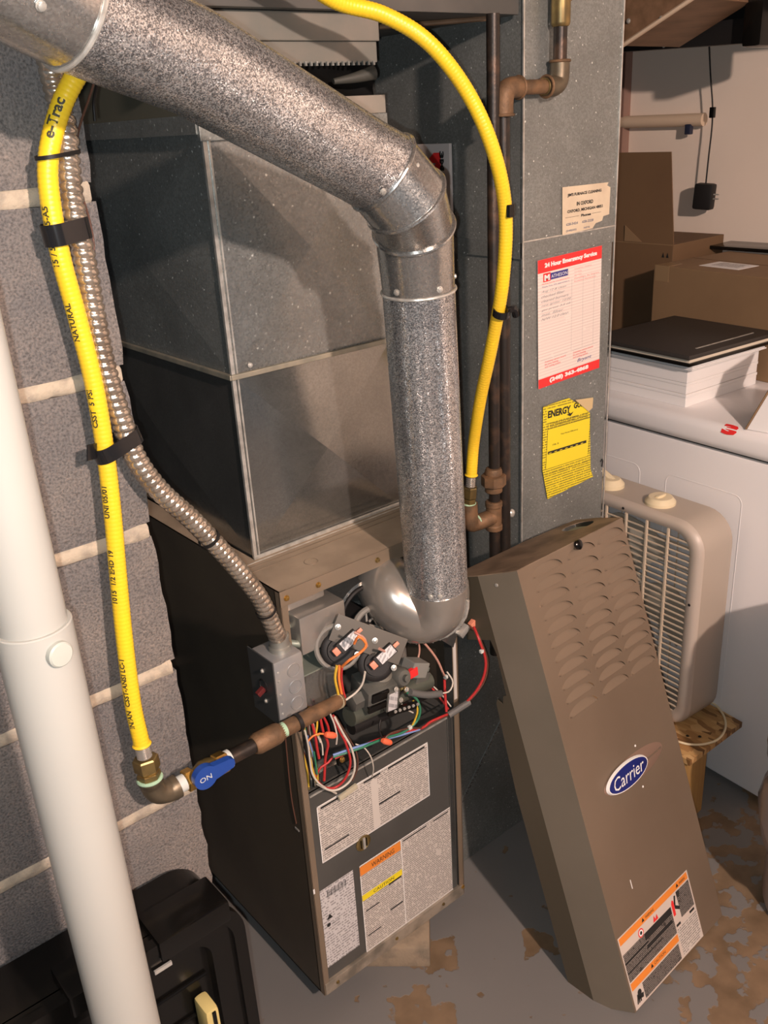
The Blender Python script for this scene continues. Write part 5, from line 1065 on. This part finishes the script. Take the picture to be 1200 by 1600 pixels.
# lid top edge mark
mk = V((1.1026, -0.0663, 0.9103)); mk2 = V((1.0998, -0.0327, 0.8839))
TM = WO @ Matrix(((.55, 0, -.8, -.0035), (0, -1, 0, 0), (.83, 0, .55, 0), (0, 0, 0, 1)))
yy_ = (WO.inverted() @ mk).y; 
rm = Matrix(((0, .707, -.707, -.0125), (-1, 0, 0, yy_ + .010), (0, .707, .707, .8785), (0, 0, 0, 1)))
MB().add([V((.009 - .0202 * math.cos(.12 + v.y / .0195), yy_ + .010 - v.x, .876 + .0202 * math.sin(.12 + v.y / .0195))) for v in tv], tf).build('red_mark', REDP, ws, smooth=0, local=True, fix=False)

# things on the washer
ZW = .8953
cb = V((1.1583, 0.0728, 0.8955))
def bookbox(name, x, y, z, dx_, dy_, h, rz, m, label, cat, group=None, bev=.002):
    M = Matrix.Translation((x, y, z)) @ Matrix.Rotation(rz, 4, 'Z'); o = empty(name, M=M, label=label, cat=cat, group=group)
    return o
zc_ = ZW
for i, (h_, of, lab) in enumerate(((.030, 0, 'white flat box at the bottom of the stack on the washer'), (.026, .0015, 'white flat box in the middle of the stack on the washer'), (.034, 0, 'white flat box under the papers on the washer'))):
    M = T((cb.x + of, cb.y + of, zc_)) @ Matrix.Rotation(-wr, 4, 'Z'); o = empty('flat_box', M=M, label=lab, cat='box', group='white flat boxes stacked on the washer')
    MB().box((0, 0, 0), (.27, .24, h_ - .008), bev=.001).build('box_base', WHITEP, o, smooth=0, local=True)
    MB().box((-.001, -.001, h_ - .0075), (.271, .241, h_ - .0006), bev=.001).build('box_lid', WHITEP, o, smooth=0, local=True); zc_ += h_
M = T((cb.x - .012, cb.y - .018, zc_)) @ Matrix.Rotation(-wr, 4, 'Z'); o = empty('paper_stack', M=M, label='sheaf of loose white papers under the black folder', cat='papers')
for k in range(4): MB().box((.003 * k, .002 * k, .003 * k), (0.28 - .004 * k, .26 - .003 * k, .003 * k + .0028)).build('sheet', WHITEP, o, smooth=0, local=True)
zc_ += .0122
M = T((cb.x - .030, cb.y - .022, zc_)) @ Matrix.Rotation(-wr - .02, 4, 'Z'); fo = empty('folder', M=M, label='black zip folder lying on top of the white papers', cat='folder')
MB().box((0, 0, 0), (.32, .30, .008), bev=.003).build('lower_cover', BLACKP, fo, smooth=40, local=True)
MB().box((.004, .004, .0082), (.315, .292, .0150)).build('page_block', mat('page_edges', (.70, .62, .50), .7), fo, smooth=0, local=True)
MB().box((-.003, .0, .0152), (.32, .30, .026), bev=.004).build('upper_cover', mat('black_leatherette', (.035, .030, .027), .55), fo, smooth=40, local=True)
MB().box((.06, .030, .0262), (.27, .034, .0275)).build('zip_edge', SEAM, fo, smooth=0, local=True)
# cartons behind
c0 = V((1.4973, 0.4091, 1.1420))
CBM = T((c0.x, c0.y, 0)) @ Matrix.Rotation(-.12, 4, 'Z')
ca = empty('carton', M=CBM @ T((0, 0, ZW)), label='wide brown carton with a white shipping label on top, behind the black folder', cat='box')
hC = 1.142 - ZW
MB().box((0, -.46, 0), (.30, 0, hC), bev=.002).build('carton_body', CARD, ca, smooth=0, local=True)
MB().box((.148, -.46, hC), (.152, 0, hC + .0006)).build('flap_seam', CARDD, ca, smooth=0, local=True)
MB().box((-.0006, -.05, hC - .04), (.05, -.005, hC + .0005), bev=0).build('packing_tape', mat('brown_tape', (.30, .20, .11), .25), ca, smooth=0, local=True)
sl_ = MB().box((.055, -.22, hC), (.135, -.10, hC + .0008)).build('shipping_label', WHITEP, ca, smooth=0, local=True)
MB().box((.075, -.20, hC + .0008), (.125, -.12, hC + .0011)).build('label_print', TEXTP2, sl_, smooth=0, local=True)
bk = V((1.7200, 0.4997, 1.1571))
tb_ = empty('carton', (1.60, c0.y + .10, ZW), 'tall dark brown carton with its flap standing up, between the duct and the white wall', 'box')
kx = 1.62; tr = V((1.6200, 0.4360, 1.1764)); tt = V((1.6200, 0.4723, 1.4127))
MB().box((kx, tr.y, ZW), (kx + .25, tr.y + .34, tr.z), bev=.002).build('carton_body', CARDD, tb_, smooth=0)
MB().prism([(kx, tr.y, tr.z), (kx, tr.y + .34, tr.z), (kx + .012, tr.y + .34, tt.z), (kx + .012, tt.y - .002, tt.z)], (.003, 0, 0)).build('open_flap', CARDD, tb_, smooth=0)
MB().box((kx - .001, tr.y + .002, tr.z - .002), (kx, tr.y + .34, tr.z)).build('flap_crease', CARD, tb_, smooth=0)
MB().prism([(kx - .0006, tr.y + .10, tr.z + .002), (kx - .0006, tr.y + .16, tr.z + .002), (kx - .0006, tr.y + .16, tr.z + .045)], (-.002, 0, 0)).build('inner_flap', CARD, tb_, smooth=0)
for k in range(2): MB().prism([(kx - .0008, tr.y + .012 + .014 * k, tr.z - .035), (kx - .0008, tr.y + .020 + .014 * k, tr.z - .035), (kx - .0008, tr.y + .016 + .014 * k, tr.z - .022)], (-.0005, 0, 0)).build('arrow_mark', BLACKT, tb_, smooth=0)
fc_ = MB().box((1.80, -.10, 1.1430), (1.915, .44, 1.153), bev=.002).build('flat_shade_strip', BLACKP); fc_.name = 'wall_shade_strip'; tag(fc_, 'thin black binder on the carton, standing in for the shaded gap at the white wall', 'strip')  # black strip added as the shaded gap between carton and wall
# white carton at the right edge, its flap leaning out
wp = V((1.1060, -0.1098, 0.8960))
wc = empty('white_carton', wp, 'white corrugated carton at the right edge on the washer corner', 'box')
MB().prism([wp, wp + V((.03, -.070, .18)), wp + V((.05, -.26, .18)), wp + V((.02, -.20, 0))], (.004, .002, 0)).build('carton_side', WHITEP, wc, smooth=0)
MB().prism([wp + V((.003, .003, 0)), wp + V((.034, -.066, .18)), wp + V((.16, -.03, .18)), wp + V((.13, .04, 0))], (0, -.004, 0)).build('carton_side', CARDD, wc, smooth=0)
MB().tube([wp + V((0, .003, 0)), wp + V((.03, -.067, .18))], .0022, 6).build('corrugated_edge', CARD, wc)

# ================================================================ BOX FAN on its stool
FO = WMtx(1.111 - .145 - .066 * .118, -.118, .2015)
fn = empty('box_fan', M=FO, label='beige box fan with cream knobs standing on a stool against the washer', cat='fan')
FWd, FH, FD = .52, .515, .108
def rrect(y0, y1, z0, z1, r, x_, n=7):
    out = []
    for cy, cz, a0 in ((y1 - r, z0 + r, -90), (y1 - r, z1 - r, 0), (y0 + r, z1 - r, 90), (y0 + r, z0 + r, 180)):
        for k in range(n + 1): a = math.radians(a0 + 90 * k / n); out.append(V((x_, cy + r * math.cos(a), cz + r * math.sin(a))))
    return out
def loft(rings, nm, m, par, sm=50):
    n = len(rings[0]); vs = [p for r_ in rings for p in r_]; fs = []
    for i in range(len(rings) - 1):
        for k in range(n): k2 = (k + 1) % n; fs.append([i * n + k, i * n + k2, (i + 1) * n + k2, (i + 1) * n + k])
    return MB().add(vs, fs).build(nm, m, par, smooth=sm, local=True)
o0 = rrect(0, FWd, 0, FH, .065, .012); oF = rrect(.004, FWd - .004, .004, FH - .004, .062, .002); oB = rrect(0, FWd, 0, FH, .065, FD)
i0 = rrect(.030, FWd - .030, .026, FH - .026, .045, .002); iB = rrect(.012, FWd - .012, .012, FH - .012, .055, FD)
loft([o0, oB, iB, rrect(.012, FWd - .012, .012, FH - .012, .055, .014)], 'casing', FANB, fn)
loft([o0, oF, rrect(.012, FWd - .012, .010, FH - .010, .055, -.002), rrect(.024, FWd - .024, .020, FH - .020, .048, -.001), i0, rrect(.030, FWd - .030, .026, FH - .026, .045, .014)], 'front_bezel', mat('fan_bezel', (.50, .43, .37), .4), fn)
ghb = None; zs = [.026 + .0148 * k for k in range(1, 31)]
for z_ in zs:
    o = None
    if ghb is None: ghb = MB().box((-.001, .028, -.0014), (.002, FWd - .028, .0014)).build('grille_bar', FANG, fn, smooth=0, local=True); o = ghb
    else: o = ghb.copy(); COL.objects.link(o)
    o.location = (0.003, 0, z_); WM[o] = FO
gvb = None
for k in range(1, 8):
    if gvb is None: gvb = MB().box((-.002, -.002, .026), (.004, .002, FH - .026)).build('grille_bar', FANG, fn, smooth=0, local=True); o = gvb
    else: o = gvb.copy(); COL.objects.link(o)
    o.location = (0.001, .030 + .0575 * k, 0); WM[o] = FO
rgb = None
for z_ in zs[::4]:
    if rgb is None: rgb = MB().box((0, .014, -.0012), (.002, FWd - .014, .0012)).build('rear_bar', FANG, fn, smooth=0, local=True); o = rgb
    else: o = rgb.copy(); COL.objects.link(o)
    o.location = (FD - .003, 0, z_ + .006); WM[o] = FO
rvb = None
for k in range(1, 12, 2):
    if rvb is None: rvb = MB().box((0, -.0012, .014), (.002, .0012, FH - .014)).build('rear_bar', FANG, fn, smooth=0, local=True); o = rvb
    else: o = rvb.copy(); COL.objects.link(o)
    o.location = (FD - .005, .012 + .041 * k, 0); WM[o] = FO
bl_ = MB()
for k in range(5):
    a0 = 2 * PI * k / 5 + .5; vs = []; fs = []
    for i in range(7):
        rr_ = .045 + .165 * i / 6
        for j in range(7):
            aa = a0 + (j / 6 - .5) * (1.0 - .1 * i / 6) + .15 * i / 6; rj = rr_ * (1 - (.07 * (abs(j / 6 - .5) * 2) ** 4 if i == 6 else 0))
            vs.append(V((.045 + .030 * (j / 6 - .5), FWd / 2 + rj * math.cos(aa), FH / 2 + rj * math.sin(aa))))
    for i in range(6):
        for j in range(6): fs.append([i * 7 + j, i * 7 + j + 1, (i + 1) * 7 + j + 1, (i + 1) * 7 + j])
    MB().add(vs, fs).build('blade', BLADE, fn, smooth=60, local=True, fix=False)
MB().lathe((.025, FWd / 2, FH / 2), (1, 0, 0), [(.03, 0), (.05, .01), (.05, .04), (.04, .05), (.04, .075)], 24).build('motor_hub', BLADE, fn, local=True)
kn = MB().lathe((.050, .150, FH), (0, 0, 1), [(.034, 0), (.034, .006), (.026, .016), (.020, .017), (.0, .013)], 24).build('speed_knob', CREAM, fn, local=True)
MB().box((.036, .146, FH + .010), (.064, .154, FH + .020), bev=.002).build('knob_grip', CREAM, kn, local=True)
MB().lathe((.050, .290, FH), (0, 0, 1), [(.030, 0), (.030, .008), (.020, .020), (.0, .022)], 20).build('handle_foot', CREAM, fn, local=True)
MB().tube(curve([(.05, .285, FH + .014), (.05, .33, FH + .030), (.05, .40, FH + .034), (.05, .46, FH + .020)], .008), .009, 10).build('handle', CREAM, fn, local=True)
wire([FO @ V(p) for p in ((-.006, .31, FH + .016), (-.014, .325, FH - .02), (-.012, .325, FH - .08), (-.006, .33, FH - .12))], CREAM, fn, .004, 'hanging_cord')
for y_, z_ in ((.210, FH - .016), (.018, .330)): MB().lathe((-.0015, y_, z_), (-1, 0, 0), [(.0035, 0), (.0025, .001), (0, .001)], 10).build('bezel_screw', BLACKS, fn, local=True)
# stool
so = empty('stool', (.98, .0, 0), 'low stool of strand board on yellow wood posts under the box fan', 'stool')
SX0, SX1, SY0, SY1, SZ = .885, 1.091, -.178, .30, .200
MB().prism([(SX0, SY0, SZ - .014), (SX1, SY0 - .004, SZ - .014), (SX1 + .012, SY0 + .10, SZ - .014), (SX1 + .012, SY1, SZ - .014), (SX0, SY1, SZ - .014)], (0, 0, .014)).build('strand_board_top', OSB, so, smooth=0)
for x_, y_ in ((.888, SY0 + .012), (.888, SY1 - .10), ):
    MB().box((x_, y_, 0), (x_ + .089, y_ + .089, SZ - .014), bev=.003).build('leg', WOODY, so, smooth=0)
MB().box((SX0 + .01, SY0 + .10, SZ - .052), (SX0 + .045, SY1 - .10, SZ - .014)).build('rail', WOODY, so, smooth=0)
for p_ in ((0.9567, -0.1249, 0.2010), (0.9741, -0.1451, 0.2010)): MB().lathe(p_, (0, 0, 1), [(.004, 0), (.003, .0012), (0, .0014)], 10).build('nail_head', BLACKS, so)
cdp = empty('fan_cord', (1.0208, -0.1597, 0.2040), 'loop of cream fan cord lying on the strand board stool', 'cord')
wire([(1.0930, -0.0672, 0.2035), (1.1038, -0.1000, 0.2035), (1.0793, -0.1404, 0.2035), (1.0390, -0.1697, 0.2035), (0.9924, -0.1805, 0.2035), (0.9541, -0.1690, 0.2035), (0.9288, -0.1446, 0.2035), (0.9172, -0.1108, 0.2035)], CREAM, cdp, .0028, 'cord_jacket')

# ================================================================ right edge: bin with a clear bag, made tall to shade floor and washer
bn = V((0.7865, -0.4333, 0.0000)); bcx, bcy = bn.x + .135, bn.y - .085
br = empty('laundry_bin', (bcx, bcy, 0), 'tall pale plastic bin with a clear bag over its side at the right edge', 'bin')
MB().lathe((bcx, bcy, 0), (0, 0, 1), [(.145, 0), (.148, .01), (.162, .62), (.168, .625), (.168, .64), (.156, .64), (.140, .02)], 40).build('bin_body', mat('pinkish_plastic', (.45, .38, .35), .5), br)
vs = []; fs = []; ns = 40
prof = [(.158, .15), (.172, .18), (.178, .23), (.172, .28), (.163, .30), (.172, .33), (.178, .40), (.176, .50), (.172, .60), (.172, .645), (.150, .648)]
for r_, z_ in prof:
    for k in range(ns):
        a = 2 * PI * k / ns; q = r_ + .008 * noise.noise(V((math.cos(a) * 3, math.sin(a) * 3, z_ * 14))) + .002 * math.sin(k * 2.7)
        vs.append(V((bcx + q * math.cos(a), bcy + q * math.sin(a), z_ + .008 * noise.noise(V((k * .5, z_ * 5, 2))))))
for i in range(len(prof) - 1):
    for k in range(ns): k2 = (k + 1) % ns; fs.append([i * ns + k, i * ns + k2, (i + 1) * ns + k2, (i + 1) * ns + k])
MB().add(vs, fs).build('clear_bag', CLEARP, br, smooth=60)

# ================================================================ on and near the white wall
WXw = 1.90
ad = empty('power_adapter', (1.8800, 0.5161, 1.2773), 'black power adapter hanging on its cord against the white wall', 'adapter')
aq = V((1.8700, 0.5078, 1.2784))
MB().box((-.020, -.028, -.036), (.014, .028, .036), T(aq) @ Matrix.Rotation(.06, 4, 'X') @ Matrix.Rotation(.15, 4, 'Z'), bev=.008).build('adapter_body', BLACKS, ad)
for dz in (-.006, .006): MB().box((-.004, -.046, -.0018 + dz), (-.001, -.026, .0018 + dz), T(aq)).build('prong', SEAM, ad, smooth=0)
wire([aq + V((0, 0, .034)), (1.8700, 0.5055, 1.3857), (1.8700, 0.5025, 1.4613), (1.8700, 0.5060, 1.5191), (1.8700, 0.5189, 1.5927), (1.8700, 0.5297, 1.6649), (1.8700, 0.5368, 1.7202)], 'black', ad, .0022, 'adapter_cord', step=.01)
ckp = V((1.8700, 0.5043, 1.5010)); MB().box((-.006, -.007, -.014), (.006, .007, .014), T(ckp), bev=.002).build('cord_clip', BLACKP, ad)
ra, rb_ = V((1.8950, 0.8797, 1.4861)), V((1.8950, 0.5446, 1.4833))
rod = MB().cyl(ra, rb_, .0175, 20).build('wooden_rod', DOWEL); tag(rod, 'pale wooden rod fixed along the white wall above the carton', 'rod')
hk = V((1.8850, 0.5861, 1.4631)); h_ = MB().box((-.008, -.009, -.018), (.010, .009, .010), T(hk), bev=.003).build('rod_clip', mat('dark_navy_plastic', (.02, .025, .05), .4), rod)
post = MB().box((1.885, (1.9000, 0.8296, 1.4696)[1] - .012, .0), (1.925, (1.9000, 0.8296, 1.4696)[1] + .02, 2.29)).build('trim_1', mat('reddish_trim', (.30, .18, .14), .6), smooth=0); tag(post, kind='structure')
# black appliance hung from the joists, upper right
tvx = 1.62
e1_, e2_ = V((1.6000, 0.6419, 1.6641)), V((1.6000, 0.2221, 1.6511))
bt = empty('hanging_black_rack', e1_.lerp(e2_, .5), 'black metal rack hung under the joists at the upper right', 'rack')
dy_ = (e2_ - e1_)
MB().prism([e1_, e2_, e2_ + V((0, 0, .055)), e1_ + V((0, 0, .045))], (.05, 0, 0)).build('lower_rail', BLACKS, bt, smooth=0)
MB().box((1.56, (1.5800, 0.2035, 1.6705)[1], (1.5800, 0.2255, 1.6407)[2]), (1.70, (1.5800, 0.2535, 1.6753)[1], 1.93), bev=.012).build('rounded_bracket', BLACKP, bt)
MB().box((1.66, e2_.y - .30, e1_.z + .045), (1.84, e1_.y + .05, 2.12), bev=.004).build('black_housing', BLACKS, bt, smooth=40)
for k in range(12): MB().box((1.652, (1.6500, 0.4503, 1.7546)[1] - .0065 * k - .003, (1.6500, 0.4493, 1.7432)[2]), (1.662, (1.6500, 0.4503, 1.7546)[1] - .0065 * k, 1.93)).build('vent_slat', mat('grey_slat', (.22, .22, .22), .5), bt, smooth=0)
for p_ in ((1.5980, 0.4881, 1.6661), (1.5980, 0.4807, 1.6683), (1.5980, 0.4628, 1.7012), (1.5980, 0.4520, 1.7044)): screw(p_, (-1, 0, 0), bt, SEAM, .0035)
rdp = MB().box((-.02, -.03, -.006), (.02, .03, .006), T(V((1.6400, 0.5832, 1.6879)))).build('red_strip', REDP, bt, smooth=0)
# slanting board near the joists
jb0, jb1 = V((1.3000, 0.3935, 1.6579)), V((1.3000, 0.2135, 1.7342))
wb_ = MB().prism([jb0, jb1, jb1 + V((0, .02, .14)), jb0 + V((0, .02, .14))], (.27, .03, 0)).build('brace_board', JOIST, smooth=0); tag(wb_, 'brown slanting wooden brace between the duct and the black rack', 'board')
MB().tube([jb0 + V((-.002, 0, 0)), jb1 + V((-.002, 0, 0))], .005, 6).build('pale_edge', DOWEL, wb_)
for p_ in ((1.2980, 0.3774, 1.7067), (1.2980, 0.2916, 1.7029)): screw(p_, (-1, 0, 0), wb_, SEAM, .004)
